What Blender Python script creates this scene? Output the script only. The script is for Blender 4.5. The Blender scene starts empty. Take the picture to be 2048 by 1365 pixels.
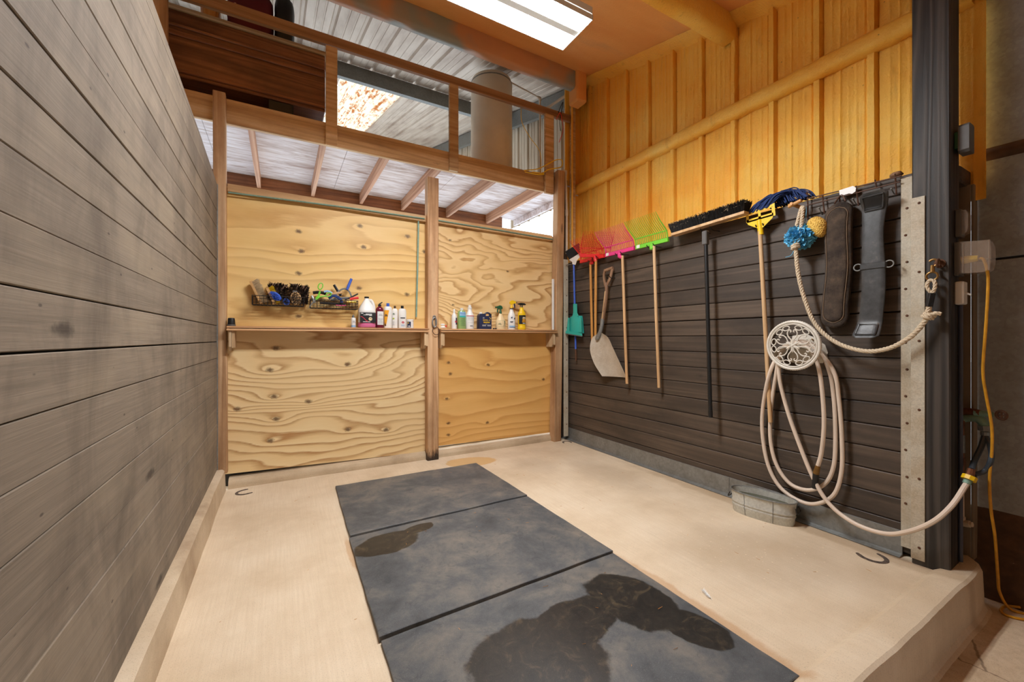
import bpy, bmesh, math, random
from mathutils import Vector, Matrix
rnd = random.Random(7)
PI = math.pi
scene = bpy.context.scene
col = scene.collection

# ------------------------------------------------------------------ camera, world, exposure
FPX, CX, CY, CAMH = 812.0, 1024.0, 677.0, 1.27
YAW = math.atan2(462, 812)
SN, CS = math.sin(YAW), math.cos(YAW)
cam = bpy.data.cameras.new('camera')
cam.sensor_width = 36.0
cam.lens = 36.0 * FPX / 2048.0
cam.shift_y = -5.5 / 2048.0
cam.clip_start = 0.05
cam.clip_end = 200
camo = bpy.data.objects.new('camera', cam)
camo.location = (0, 0, CAMH)
camo.rotation_euler = (PI / 2, 0, -YAW)
col.objects.link(camo)
scene.camera = camo

world = bpy.data.worlds.new('overcast_sky')
scene.world = world
world.use_nodes = True
bg = world.node_tree.nodes['Background']
bg.inputs[0].default_value = (0.82, 0.91, 1.0, 1)
bg.inputs[1].default_value = 4.4
LAMP = 140.0
vs = scene.view_settings
vs.view_transform = 'Standard'
try:
    vs.look = 'None'
except Exception:
    pass
vs.gamma = 1.0
vs.use_curve_mapping = False
vs.exposure = 0.0

# ------------------------------------------------------------------ places measured in the photograph -> metres
XR, YB, XL = 3.15, 4.18, -0.455      # plank face right, plywood face back, plank face left
def _ray(x, y):
    u = (x - CX) / FPX
    v = (CY - y) / FPX
    return SN + u * CS, CS - u * SN, v
def onX(X, x, y):
    r = _ray(x, y); t = X / r[0]
    return Vector((X, r[1] * t, r[2] * t + CAMH))
def onY(Y, x, y):
    r = _ray(x, y); t = Y / r[1]
    return Vector((r[0] * t, Y, r[2] * t + CAMH))
def onZ(Z, x, y):
    r = _ray(x, y); t = (Z - CAMH) / r[2]
    return Vector((r[0] * t, r[1] * t, Z))
def W(x, y, d=0.0): return onX(XR - d, x, y)
def K(x, y, d=0.0): return onY(YB - d, x, y)

# ------------------------------------------------------------------ mesh building
class MB:
    def __init__(self):
        self.v = []; self.f = []
    def add(self, vs_, fs):
        o = len(self.v)
        self.v += [Vector(p) for p in vs_]
        self.f += [tuple(i + o for i in f) for f in fs]
        return self
    def box(self, a, b, M=None):
        x0, y0, z0 = a; x1, y1, z1 = b
        vs_ = [Vector(p) for p in ((x0,y0,z0),(x1,y0,z0),(x1,y1,z0),(x0,y1,z0),(x0,y0,z1),(x1,y0,z1),(x1,y1,z1),(x0,y1,z1))]
        if M: vs_ = [M @ p for p in vs_]
        return self.add(vs_, [(0,3,2,1),(4,5,6,7),(0,1,5,4),(1,2,6,5),(2,3,7,6),(3,0,4,7)])
    def cbox(self, a, b, c=0.004, M=None):
        lo = Vector(a); hi = Vector(b)
        c = min(c, 0.45 * min(hi - lo))
        vs_ = []; idx = {}
        for sx in (0, 1):
            for sy in (0, 1):
                for sz in (0, 1):
                    s = (sx, sy, sz)
                    for ax in range(3):
                        p = [0, 0, 0]
                        for k in range(3):
                            e = (lo[k], hi[k])[s[k]]
                            if k != ax: e += c if s[k] == 0 else -c
                            p[k] = e
                        idx[(s, ax)] = len(vs_)
                        vs_.append(Vector(p))
        fs = []
        for ax in range(3):
            o1, o2 = [k for k in range(3) if k != ax]
            for side in (0, 1):
                q = []
                for a1, a2 in ((0,0),(1,0),(1,1),(0,1)):
                    s = [0, 0, 0]; s[ax] = side; s[o1] = a1; s[o2] = a2
                    q.append(idx[(tuple(s), ax)])
                fs.append(tuple(q))
            for a1 in (0, 1):
                for a2 in (0, 1):
                    s0 = [0,0,0]; s0[o1] = a1; s0[o2] = a2; s1 = list(s0); s1[ax] = 1
                    s0 = tuple(s0); s1 = tuple(s1)
                    fs.append((idx[(s0,o1)], idx[(s0,o2)], idx[(s1,o2)], idx[(s1,o1)]))
        for sx in (0, 1):
            for sy in (0, 1):
                for sz in (0, 1):
                    s = (sx, sy, sz)
                    fs.append((idx[(s,0)], idx[(s,1)], idx[(s,2)]))
        if M: vs_ = [M @ p for p in vs_]
        return self.add(vs_, fs)
    def tube(self, pts, r, n=8, closed=False, flat=1.0):
        P = [Vector(p) for p in pts]
        m = len(P)
        R = r if isinstance(r, (list, tuple)) else [r] * m
        T = []
        for i in range(m):
            if closed: t = P[(i + 1) % m] - P[i - 1]
            elif i == 0: t = P[1] - P[0]
            elif i == m - 1: t = P[-1] - P[-2]
            else: t = P[i + 1] - P[i - 1]
            if t.length < 1e-9: t = Vector((0, 0, 1))
            T.append(t.normalized())
        up = Vector((0, 0, 1)) if abs(T[0].z) < 0.9 else Vector((1, 0, 0))
        nrm = (up - T[0] * up.dot(T[0])).normalized()
        o = len(self.v)
        for i in range(m):
            if i:
                nrm = nrm - T[i] * nrm.dot(T[i])
                nrm = nrm.normalized() if nrm.length > 1e-6 else T[i].orthogonal().normalized()
            bi = T[i].cross(nrm)
            for k in range(n):
                a = 2 * PI * k / n
                self.v.append(P[i] + (nrm * math.cos(a) + bi * math.sin(a) * flat) * R[i])
        segs = m if closed else m - 1
        for i in range(segs):
            j = (i + 1) % m
            for k in range(n):
                k2 = (k + 1) % n
                self.f.append((o + i*n + k, o + i*n + k2, o + j*n + k2, o + j*n + k))
        if not closed:
            self.f.append(tuple(o + k for k in range(n))[::-1])
            self.f.append(tuple(o + (m-1)*n + k for k in range(n)))
        return self
    def lathe(self, prof, c, n=20, sx=1.0, sy=1.0, M=None, power=2.0):
        c = Vector(c); o = len(self.v)
        for r, z in prof:
            for k in range(n):
                a = 2 * PI * k / n
                ca, sa = math.cos(a), math.sin(a)
                if power != 2.0:
                    s = (abs(ca)**power + abs(sa)**power) ** (-1.0/power)
                    ca *= s; sa *= s
                p = Vector((r * ca * sx, r * sa * sy, z))
                self.v.append(c + (M @ p if M else p))
        for i in range(len(prof) - 1):
            for k in range(n):
                k2 = (k + 1) % n
                self.f.append((o+i*n+k, o+i*n+k2, o+(i+1)*n+k2, o+(i+1)*n+k))
        if prof[0][0] > 1e-6: self.f.append(tuple(o + k for k in range(n))[::-1])
        if prof[-1][0] > 1e-6: self.f.append(tuple(o + (len(prof)-1)*n + k for k in range(n)))
        return self
    def prism(self, poly, fn, d0, d1):
        m = len(poly)
        vs_ = [fn(p[0], p[1], d0) for p in poly] + [fn(p[0], p[1], d1) for p in poly]
        fs = [tuple(range(m))[::-1], tuple(range(m, 2*m))]
        fs += [(i, (i+1) % m, m + (i+1) % m, m + i) for i in range(m)]
        return self.add(vs_, fs)
    def grid(self, fn, nu, nv, cu=False):
        o = len(self.v)
        for j in range(nv):
            for i in range(nu):
                self.v.append(Vector(fn(i / ((nu if cu else nu - 1)), j / (nv - 1))))
        for j in range(nv - 1):
            for i in range(nu if cu else nu - 1):
                i2 = (i + 1) % nu
                self.f.append((o+j*nu+i, o+j*nu+i2, o+(j+1)*nu+i2, o+(j+1)*nu+i))
        return self
    def shell(self, fn, nu, nv, th, off):
        """grid surface given a thickness along the vector off"""
        off = Vector(off) * th
        a = MB().grid(fn, nu, nv)
        n = len(a.v)
        vs_ = a.v + [p + off for p in a.v]
        fs = a.f + [tuple(i + n for i in f)[::-1] for f in a.f]
        ring = [i for i in range(nu)] + [j*nu + nu-1 for j in range(1, nv)] + [(nv-1)*nu + i for i in range(nu-2, -1, -1)] + [j*nu for j in range(nv-2, 0, -1)]
        for k in range(len(ring)):
            p, q = ring[k], ring[(k+1) % len(ring)]
            fs.append((p, q, q + n, p + n))
        return self.add(vs_, fs)
    def ball(self, c, r, n=12, m=8, s=(1,1,1), fn=None):
        c = Vector(c)
        prof = [(math.sin(PI*i/m), -math.cos(PI*i/m)) for i in range(m+1)]
        o = len(self.v)
        self.lathe([(max(p[0],1e-5), p[1]) for p in prof], (0,0,0), n)
        for i in range(o, len(self.v)):
            d = self.v[i].copy()
            k = r * (fn(d) if fn else 1.0)
            self.v[i] = c + Vector((d.x*k*s[0], d.y*k*s[1], d.z*k*s[2]))
        return self
    def spike(self, a, b, r0, r1=0.0003):
        a = Vector(a); b = Vector(b); t = (b - a).normalized(); u = t.orthogonal().normalized(); w = t.cross(u)
        o = len(self.v)
        for p, r in ((a, r0), (b, r1)):
            for k in range(3):
                an = 2*PI*k/3
                self.v.append(p + (u*math.cos(an) + w*math.sin(an)) * r)
        for k in range(3):
            k2 = (k+1) % 3
            self.f.append((o+k, o+k2, o+3+k2, o+3+k))
        self.f.append((o+3, o+4, o+5))
        return self
    def mesh(self, name, org, mat, smooth=35, recalc=True):
        me = bpy.data.meshes.new(name)
        org = Vector(org)
        me.from_pydata([p - org for p in self.v], [], self.f)
        if recalc:
            bm = bmesh.new(); bm.from_mesh(me)
            bmesh.ops.recalc_face_normals(bm, faces=bm.faces)
            bm.to_mesh(me); bm.free()
        if smooth:
            me.polygons.foreach_set('use_smooth', [True] * len(me.polygons))
            me.set_sharp_from_angle(angle=math.radians(smooth))
        if mat: me.materials.append(mat)
        me.update()
        return me

ORG = {}
def tag(o, label=None, cat=None, group=None, kind=None):
    if label: o['label'] = label
    if cat: o['category'] = cat
    if group: o['group'] = group
    if kind: o['kind'] = kind
    return o
def thing(name, label, cat, loc, group=None, kind=None):
    o = bpy.data.objects.new(name, None)
    o.empty_display_size = 0.05
    col.objects.link(o); o.location = loc
    ORG[o.name] = Vector(loc)
    return tag(o, label, cat, group, kind)
def part(name, mb, mat, parent, label=None, kind=None, smooth=35, recalc=True):
    org = ORG[parent.name]
    if name in ('print', 'lettering', 'emblem'):
        kind = 'stuff' if name == 'print' else kind
        for ch in parent.children:
            if ch.name.split('.')[0] == 'label': parent = ch
    o = bpy.data.objects.new(name, mb.mesh(name, org, mat, smooth, recalc))
    col.objects.link(o); o.parent = parent
    ORG[o.name] = org
    if label: o['label'] = label
    if kind: o['kind'] = kind
    return o
def solo(name, mb, mat, label, cat, group=None, kind=None, smooth=35, recalc=True):
    xs = [p.x for p in mb.v]; ys = [p.y for p in mb.v]; zs = [p.z for p in mb.v]
    org = Vector(((min(xs)+max(xs))/2, (min(ys)+max(ys))/2, min(zs)))
    o = bpy.data.objects.new(name, mb.mesh(name, org, mat, smooth, recalc))
    col.objects.link(o); o.location = org
    ORG[o.name] = org
    return tag(o, label, cat, group, kind)
def struct(name, mb, mat, label, smooth=35):
    return solo(name, mb, mat, label, None, kind='structure', smooth=smooth)
def spline(pts, k=8, closed=False):
    P = [Vector(p) for p in pts]; m = len(P); out = []
    for i in range(m if closed else m - 1):
        p0 = P[i-1] if (i > 0 or closed) else P[0]*2 - P[1]
        p1 = P[i]; p2 = P[(i+1) % m]
        p3 = P[(i+2) % m] if (i + 2 < m or closed) else P[-1]*2 - P[-2]
        for j in range(k):
            t = j / k
            out.append(0.5*((2*p1) + (p2-p0)*t + (2*p0-5*p1+4*p2-p3)*t*t + (3*p1-p0-3*p2+p3)*t**3))
    if not closed: out.append(P[-1])
    return out
def circle(c, r, u, w, n=24, a0=0, a1=2*PI, ry=None):
    c = Vector(c); u = Vector(u); w = Vector(w); ry = r if ry is None else ry
    full = abs(a1 - a0 - 2*PI) < 1e-6
    return [c + u*(r*math.cos(a0+(a1-a0)*i/(n if full else n-1))) + w*(ry*math.sin(a0+(a1-a0)*i/(n if full else n-1))) for i in range(n)]
def frame(p, t, up=(0,0,1)):
    """matrix with local z along t, placed at p"""
    t = Vector(t).normalized(); up = Vector(up)
    if abs(t.dot(up)) > 0.98: up = Vector((1,0,0))
    x = up.cross(t).normalized(); y = t.cross(x)
    return Matrix(((x.x,y.x,t.x,p[0]),(x.y,y.y,t.y,p[1]),(x.z,y.z,t.z,p[2]),(0,0,0,1)))
from mathutils import noise as mnoise
def nz(x, y, z=0.0): return mnoise.noise(Vector((x, y, z)))

# ------------------------------------------------------------------ materials
def lin(r, g, b):
    f = lambda c: (c/255/12.92) if c/255 <= 0.04045 else ((c/255+0.055)/1.055)**2.4
    return (f(r), f(g), f(b), 1.0)
class Mat:
    def __init__(self, name, rough=0.7, metal=0.0):
        self.m = bpy.data.materials.new(name); self.m.use_nodes = True
        self.t = self.m.node_tree; self.b = self.t.nodes['Principled BSDF']
        self.b.inputs['Roughness'].default_value = rough
        self.b.inputs['Metallic'].default_value = metal
        self._pos = None; self._rnd = None
    def put(self, sock, v):
        if hasattr(v, 'is_output') or isinstance(v, bpy.types.NodeSocket): self.t.links.new(v, sock)
        else: sock.default_value = v
    def node(self, typ, ins=(), **kw):
        n = self.t.nodes.new(typ)
        for k, v in kw.items(): setattr(n, k, v)
        for k, v in (ins.items() if isinstance(ins, dict) else enumerate(ins)):
            if v is not None: self.put(n.inputs[k], v)
        return n
    def pos(self):
        if not self._pos: self._pos = self.node('ShaderNodeNewGeometry').outputs['Position']
        return self._pos
    def rand(self):
        if not self._rnd: self._rnd = self.node('ShaderNodeObjectInfo').outputs['Random']
        return self._rnd
    def math(self, op, a, b=None, c=None, clamp=False):
        n = self.node('ShaderNodeMath', operation=op, use_clamp=clamp)
        self.put(n.inputs[0], a)
        if b is not None: self.put(n.inputs[1], b)
        if c is not None: self.put(n.inputs[2], c)
        return n.outputs[0]
    def vmath(self, op, a, b=None):
        n = self.node('ShaderNodeVectorMath', operation=op)
        self.put(n.inputs[0], a)
        if b is not None: self.put(n.inputs[1], b)
        return n.outputs['Value'] if op in ('LENGTH', 'DISTANCE', 'DOT_PRODUCT') else n.outputs[0]
    def scaled(self, sc, rand=0.0, src=None):
        p = self.vmath('MULTIPLY', src or self.pos(), sc)
        if rand:
            r = self.math('MULTIPLY', self.rand(), rand)
            cmb = self.node('ShaderNodeCombineXYZ', (r, r, r)).outputs[0]
            p = self.vmath('ADD', p, cmb)
        return p
    def noise(self, vec, scale=1.0, detail=3.0, rough=0.55, dist=0.0):
        n = self.node('ShaderNodeTexNoise', {'Vector': vec, 'Scale': scale, 'Detail': detail, 'Roughness': rough, 'Distortion': dist})
        return n.outputs[0]
    def voronoi(self, vec, scale=1.0, feature='F1', out=0):
        n = self.node('ShaderNodeTexVoronoi', {'Vector': vec, 'Scale': scale}, feature=feature)
        return n.outputs[out]
    def ramp(self, fac, stops, interp='LINEAR'):
        n = self.node('ShaderNodeValToRGB', (fac,))
        cr = n.color_ramp; cr.interpolation = interp
        while len(cr.elements) < len(stops): cr.elements.new(0.5)
        for e, (p, c) in zip(cr.elements, stops):
            e.position = p; e.color = c if len(c) == 4 else (*c, 1)
        return n.outputs[0]
    def step(self, v, a, b):
        n = self.node('ShaderNodeMapRange', (v, a, b, 0.0, 1.0), interpolation_type='SMOOTHSTEP')
        return n.outputs[0]
    def mix(self, fac, a, b, blend='MIX'):
        n = self.node('ShaderNodeMix', data_type='RGBA', blend_type=blend)
        self.put(n.inputs[0], fac); self.put(n.inputs[6], a); self.put(n.inputs[7], b)
        return n.outputs[2]
    def color(self, c): self.put(self.b.inputs['Base Color'], c); return self
    def rough(self, v): self.put(self.b.inputs['Roughness'], v); return self
    def bump(self, h, strength=0.3, dist=0.01):
        n = self.node('ShaderNodeBump', {'Strength': strength, 'Distance': dist, 'Height': h})
        self.t.links.new(n.outputs[0], self.b.inputs['Normal']); return self
    def sep(self, v=None):
        return self.node('ShaderNodeSeparateXYZ', (v or self.pos(),)).outputs
G4 = lambda v: (v, v, v, 1)

def plain(name, c, rough=0.6, metal=0.0, var=0.12, scale=30.0, bump=0.0):
    m = Mat(name, rough, metal)
    n = m.noise(m.pos(), scale, 3)
    k = m.ramp(n, [(0.25, G4(1 - var)), (0.75, G4(1.0))])
    m.color(m.mix(1.0, lin(*c), k, 'MULTIPLY'))
    if bump: m.bump(n, bump, 0.004)
    return m.m
def lumber(name, cols, axis, rings=9.0, rough=0.7, fib=60.0, rand=40.0, var=0.35, dirt=None, rw=0.30, knot=0.6, bmp=0.30, char=False):
    """sawn timber with its grain along one axis (0, 1, 2)"""
    m = Mat(name, rough)
    s1 = [5.0, 5.0, 5.0]; s1[axis] = 0.16
    s2 = [fib, fib, fib]; s2[axis] = fib * 0.022
    s5 = [fib * 5, fib * 5, fib * 5]; s5[axis] = fib * 0.05
    a = m.noise(m.scaled(tuple(s1), rand), 1.3, 2.5, 0.5, 0.25)
    f = m.noise(m.scaled(tuple(s2), rand), 1.0, 5, 0.7)
    g = m.noise(m.scaled(tuple(s5), rand), 1.0, 2, 0.6)
    r = m.math('PINGPONG', m.math('ADD', m.math('MULTIPLY', a, rings * 2.0), m.math('MULTIPLY', f, 0.5)), 1.0)
    v = m.math('ADD', m.math('ADD', m.math('MULTIPLY', r, rw), m.math('MULTIPLY', f, 0.80 - rw)), m.math('MULTIPLY', g, 0.20))
    c = m.ramp(v, [(0.20, lin(*cols[0])), (0.48, lin(*cols[1])), (0.74, lin(*cols[2]))])
    t = m.math('ADD', m.math('MULTIPLY', m.rand(), var), 1 - var * 0.6)
    c = m.mix(1.0, c, m.node('ShaderNodeCombineXYZ', (t, t, t)).outputs[0], 'MULTIPLY')
    if dirt:
        s3 = [2.2, 2.2, 2.2]; s3[axis] = 1.0
        d = m.noise(m.scaled(tuple(s3), rand), 1.0, 6, 0.7)
        c = m.mix(m.ramp(d, [(0.44, G4(0)), (0.66, G4(dirt[1]))]), c, lin(*dirt[0]))
    s4 = [3.2, 3.2, 3.2]; s4[axis] = 0.9
    kd = m.math('ADD', m.voronoi(m.scaled(tuple(s4), rand), 1.1), m.math('MULTIPLY', m.math('SUBTRACT', m.noise(m.pos(), 40, 2), 0.5), 0.05))
    c = m.mix(m.ramp(kd, [(0.030, G4(knot)), (0.075, G4(0))]), c, lin(*[x * 0.45 for x in cols[0]]))
    if char:
        zz = m.math('ADD', m.sep()[2], m.math('MULTIPLY', m.noise(m.scaled((28.0, 28.0, 9.0)), 1.0, 5, 0.7), 0.26))
        c = m.mix(m.ramp(zz, [(0.17, G4(0.95)), (0.25, G4(0))]), c, lin(30, 22, 18))
    m.color(c)
    m.bump(v, bmp, 0.004)
    return m.m
def plywood(name, cols, rings, knots, stretch=(0.55, 1.7), fib=0.3, amp=0.8, soft=0.6, seed=0.0, tilt=0.5, kd=0.02):
    """rotary cut veneer: contour lines of a smooth field around knots, in the X-Z plane"""
    m = Mat(name, 0.5)
    s = m.sep()
    q = m.node('ShaderNodeCombineXYZ', (m.math('MULTIPLY', s[0], stretch[0]), seed, m.math('MULTIPLY', s[2], stretch[1]))).outputs[0]
    f = m.math('MULTIPLY', m.noise(q, 1.0, 3.5, 0.42, 0.35), rings)
    f = m.math('ADD', f, m.math('MULTIPLY', s[2], rings * tilt))
    cen = None
    for (x, z, r, a) in knots:
        dx = m.math('MULTIPLY', m.math('SUBTRACT', s[0], x), 0.36 / r)
        dz = m.math('DIVIDE', m.math('SUBTRACT', s[2], z), r)
        d2 = m.math('SQRT', m.math('ADD', m.math('MULTIPLY', dx, dx), m.math('MULTIPLY', dz, dz)))
        g = m.math('MULTIPLY', m.math('EXPONENT', m.math('MULTIPLY', d2, -1.3)), a * amp)
        f = m.math('ADD', f, g)
        kx = m.math('MULTIPLY', m.math('SUBTRACT', s[0], x), 0.7)
        kz = m.math('SUBTRACT', s[2], z)
        k = m.math('SQRT', m.math('ADD', m.math('MULTIPLY', kx, kx), m.math('MULTIPLY', kz, kz)))
        cen = k if cen is None else m.math('MINIMUM', cen, k)
    fine = m.noise(m.scaled((6.0, 1.0, 150.0)), 1.0, 4, 0.7)
    big = m.noise(m.scaled((1.2, 1.0, 2.6)), 1.0, 4, 0.6)
    w = m.math('FRACT', m.math('ADD', f, m.math('MULTIPLY', fine, 0.30)))
    c = m.ramp(w, [(0.0, lin(*cols[0])), (soft, lin(*cols[1])), (0.88, lin(*cols[2])), (1.0, lin(*cols[0]))])
    c = m.mix(m.math('MULTIPLY', fine, fib), c, lin(*cols[2]))
    c = m.mix(m.ramp(big, [(0.38, G4(0)), (0.72, G4(0.6))]), c, lin(*cols[3]))
    if cen is not None:
        wob = m.math('ADD', cen, m.math('MULTIPLY', m.math('SUBTRACT', m.noise(m.pos(), 45, 3, 0.7), 0.5), 0.030))
        c = m.mix(m.ramp(wob, [(kd * 0.35, G4(0.85)), (kd, G4(0))]), c, lin(84, 52, 26))
    m.color(c)
    m.bump(fine, 0.12, 0.003)
    return m.m
def galv(name, c=(150, 152, 150), rough=0.5, dirt=(90, 80, 68), dk=0.35, metal=0.6, spangle=55.0):
    m = Mat(name, rough, metal)
    v = m.voronoi(m.pos(), spangle, out=1)
    s = m.node('ShaderNodeSeparateColor', (v,)).outputs[0]
    n = m.noise(m.pos(), 7.0, 5, 0.65)
    c0 = m.mix(s, lin(*[x * 0.91 for x in c]), lin(*c))
    m.color(m.mix(m.ramp(n, [(0.42, G4(0)), (0.7, G4(dk))]), c0, lin(*dirt)))
    m.bump(n, 0.1, 0.004)
    return m.m

M = {}
m = Mat('weathered_gray_plank', 0.75)
f = m.noise(m.scaled((40.0, 0.8, 40.0), 40.0), 1.0, 5, 0.7)
g = m.noise(m.scaled((260.0, 5.0, 260.0), 40.0), 1.0, 3, 0.6)
c = m.ramp(m.math('ADD', m.math('MULTIPLY', f, 0.6), m.math('MULTIPLY', g, 0.4)), [(0.30, lin(104, 93, 80)), (0.5, lin(125, 112, 97)), (0.70, lin(140, 127, 111))])
t = m.math('ADD', m.math('MULTIPLY', m.rand(), 0.20), 0.90)
c = m.mix(1.0, c, m.node('ShaderNodeCombineXYZ', (t, t, t)).outputs[0], 'MULTIPLY')
d = m.noise(m.scaled((2.0, 3.5, 1.6), 0.0), 1.0, 6, 0.68, 0.5)            # grime that crosses the boards
c = m.mix(m.ramp(d, [(0.44, G4(0)), (0.66, G4(0.62))]), c, lin(78, 68, 58))
d2 = m.noise(m.scaled((2.0, 1.2, 3.0), 15.0), 1.0, 4, 0.6)
c = m.mix(m.ramp(d2, [(0.50, G4(0)), (0.72, G4(0.55))]), c, lin(150, 134, 112))
kk = m.math('ADD', m.voronoi(m.scaled((3.0, 0.9, 3.0), 40.0), 1.15), m.math('MULTIPLY', m.math('SUBTRACT', m.noise(m.pos(), 45, 3), 0.5), 0.08))
c = m.mix(m.ramp(kk, [(0.035, G4(0.85)), (0.085, G4(0))]), c, lin(52, 44, 38))
pk = m.voronoi(m.scaled((9.0, 4.0, 9.0), 40.0), 1.6)
c = m.mix(m.ramp(pk, [(0.04, G4(0.8)), (0.07, G4(0))]), c, lin(56, 46, 38))
m.color(c); m.bump(m.math('ADD', f, m.math('MULTIPLY', g, 0.6)), 0.22, 0.004)
M['plank_gray'] = m.m
M['plank_dark'] = lumber('dark_stained_plank', [(52, 44, 37), (76, 64, 54), (100, 85, 71)], 1, 6, 0.58, 46, dirt=((42, 36, 31), 0.6), var=0.30, rw=0.2)
M['post'] = lumber('weathered_pine_post', [(150, 106, 68), (200, 157, 114), (220, 184, 144)], 2, 8, 0.7, 50, dirt=((120, 82, 52), 0.5))
M['post_char'] = lumber('pine_post_with_burnt_foot', [(150, 106, 68), (200, 157, 114), (220, 184, 144)], 2, 8, 0.7, 50, dirt=((120, 82, 52), 0.5), char=True)
M['post_dark'] = lumber('dark_stained_post', [(24, 21, 19), (40, 36, 33), (70, 63, 57)], 2, 9, 0.55, 40, dirt=((50, 42, 36), 0.5), var=0.1, rw=0.5)
M['beam'] = lumber('pine_beam', [(166, 126, 84), (214, 174, 124), (230, 198, 154)], 0, 7, 0.7, 50, dirt=((140, 98, 62), 0.4))
M['rafter'] = lumber('pine_rafter', [(140, 92, 66), (182, 136, 106), (206, 166, 136)], 1, 7, 0.7, 50)
M['rail'] = lumber('brown_rail', [(128, 86, 54), (170, 124, 82), (194, 150, 106)], 0, 6, 0.6, 50)
M['trunk'] = lumber('dark_brown_board', [(92, 52, 28), (136, 84, 50), (164, 108, 68)], 0, 8, 0.45, 40, dirt=((40, 20, 10), 0.5))
M['ply_edge'] = lumber('plywood_shelf', [(150, 104, 66), (200, 150, 104), (218, 176, 132)], 0, 4, 0.65, 60)
M['bracket'] = lumber('bracket_wood', [(160, 122, 82), (206, 172, 130), (222, 192, 154)], 2, 6, 0.65, 60)
M['handle'] = lumber('turned_handle', [(176, 132, 88), (208, 168, 122), (222, 188, 146)], 2, 5, 0.45, 70, var=0.15)
M['handle_amber'] = lumber('amber_handle', [(166, 106, 44), (204, 144, 74), (220, 168, 100)], 2, 5, 0.4, 70, var=0.1)
M['wood_brown'] = lumber('worn_brown_wood', [(98, 70, 48), (134, 100, 74), (158, 124, 96)], 2, 5, 0.5, 70, var=0.1)
M['brushwood'] = plain('brush_block_wood', (206, 160, 104), 0.5, 0, 0.2, 40)

def knots(lst, r=0.13, a=3.0):
    out = []
    for i, (x, y) in enumerate(lst):
        p = K(x, y); rr = r * (0.75 + 0.5 * ((i * 37 % 10) / 10)); out.append((p.x, p.z, rr, a * (0.7 + 0.06 * (i * 53 % 10))))
    return out
z7 = lambda L, y0: [(420 + a * 0.3613, y0 + b * 0.3613) for a, b in L]
M['ply_ll'] = plywood('plywood_cathedral', [(242, 219, 170), (236, 206, 152), (176, 128, 76), (226, 194, 142)], 16, knots(z7([(365,157),(330,278),(762,247),(355,425),(545,452),(150,495),(366,549),(335,670),(762,607),(975,610)], 640), 0.075, 2.2), (0.50, 1.5), 0.16, 1.0, 0.55, 3.1, 0.75, 0.026)
M['ply_ul'] = plywood('plywood_smooth', [(238, 202, 132), (230, 190, 116), (204, 156, 86), (240, 208, 144)], 11, knots(z7([(490,340),(505,450),(490,573),(490,810),(830,310),(850,428),(1092,368),(1090,690),(825,655),(1188,453)], 340), 0.05, 1.2), (0.28, 1.3), 0.30, 0.9, 0.5, 7.7, 0.6, 0.024)
M['ply_lr'] = plywood('plywood_amber', [(236, 190, 118), (228, 178, 104), (208, 152, 82), (216, 166, 94)], 9, knots(z7([(1322,238),(1330,300),(1540,250),(1312,438),(1320,573),(1535,570),(1320,637),(1845,330)], 640), 0.05, 1.2), (0.28, 1.3), 0.32, 0.9, 0.5, 12.3, 0.6, 0.02)
M['ply_ur'] = plywood('plywood_wild_grain', [(243, 214, 160), (237, 203, 144), (182, 132, 74), (224, 188, 130)], 18, [(2.32, 2.06, 0.30, 3.0)] + knots(z7([(1345,748),(1330,390)], 340), 0.06, 1.6), (0.75, 1.9), 0.16, 1.0, 0.5, 21.0, 0.35, 0.014)
m = Mat('whitewashed_deck_plywood', 0.8)
n1 = m.noise(m.scaled((3.0, 26.0, 26.0)), 1.0, 4, 0.6); n2 = m.noise(m.scaled((2.0, 5.0, 2.0)), 1.0, 4, 0.6, 0.6)
c = m.ramp(n1, [(0.3, lin(188, 170, 164)), (0.55, lin(228, 222, 226)), (0.8, lin(238, 236, 242))])
c = m.mix(m.ramp(n2, [(0.5, G4(0)), (0.72, G4(0.7))]), c, lin(138, 96, 72))
M['deck'] = m.color(c).m

# spray foam
m = Mat('orange_spray_foam', 0.38)
big = m.noise(m.pos(), 1.6, 4, 0.6); sm = m.noise(m.pos(), 70.0, 4, 0.65); md = m.noise(m.scaled((1, 1, 0.25)), 14.0, 4, 0.6)
c = m.ramp(big, [(0.3, lin(250, 175, 58)), (0.55, lin(253, 196, 82)), (0.75, lin(254, 212, 110))])
c = m.mix(m.ramp(md, [(0.60, G4(0)), (0.80, G4(0.35))]), c, lin(150, 98, 44))
sp = m.voronoi(m.pos(), 9.0)
c = m.mix(m.ramp(sp, [(0.02, G4(0.8)), (0.05, G4(0))]), c, lin(92, 60, 30))
m.color(c); m.bump(m.math('ADD', m.math('MULTIPLY', sm, 0.9), md), 0.9, 0.008)
m.b.inputs['Specular IOR Level'].default_value = 0.35
M['foam'] = m.m
m = Mat('browned_spray_foam', 0.5)
big = m.noise(m.scaled((0.7, 2.0, 1.0)), 1.3, 4, 0.6); sm = m.noise(m.pos(), 60.0, 3, 0.6)
c = m.ramp(big, [(0.3, lin(232, 156, 80)), (0.55, lin(240, 172, 96)), (0.8, lin(210, 158, 106))])
m.color(c); m.bump(sm, 0.35, 0.006)
M['foam_roof'] = m.m
m = Mat('overspray_purlin', 0.5)
big = m.noise(m.scaled((0.9, 1, 1)), 1.1, 3, 0.6)
m.color(m.ramp(big, [(0.42, lin(146, 146, 132)), (0.52, lin(196, 140, 96)), (0.8, lin(214, 152, 100))]))
M['purlin_foam'] = m.m

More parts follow.
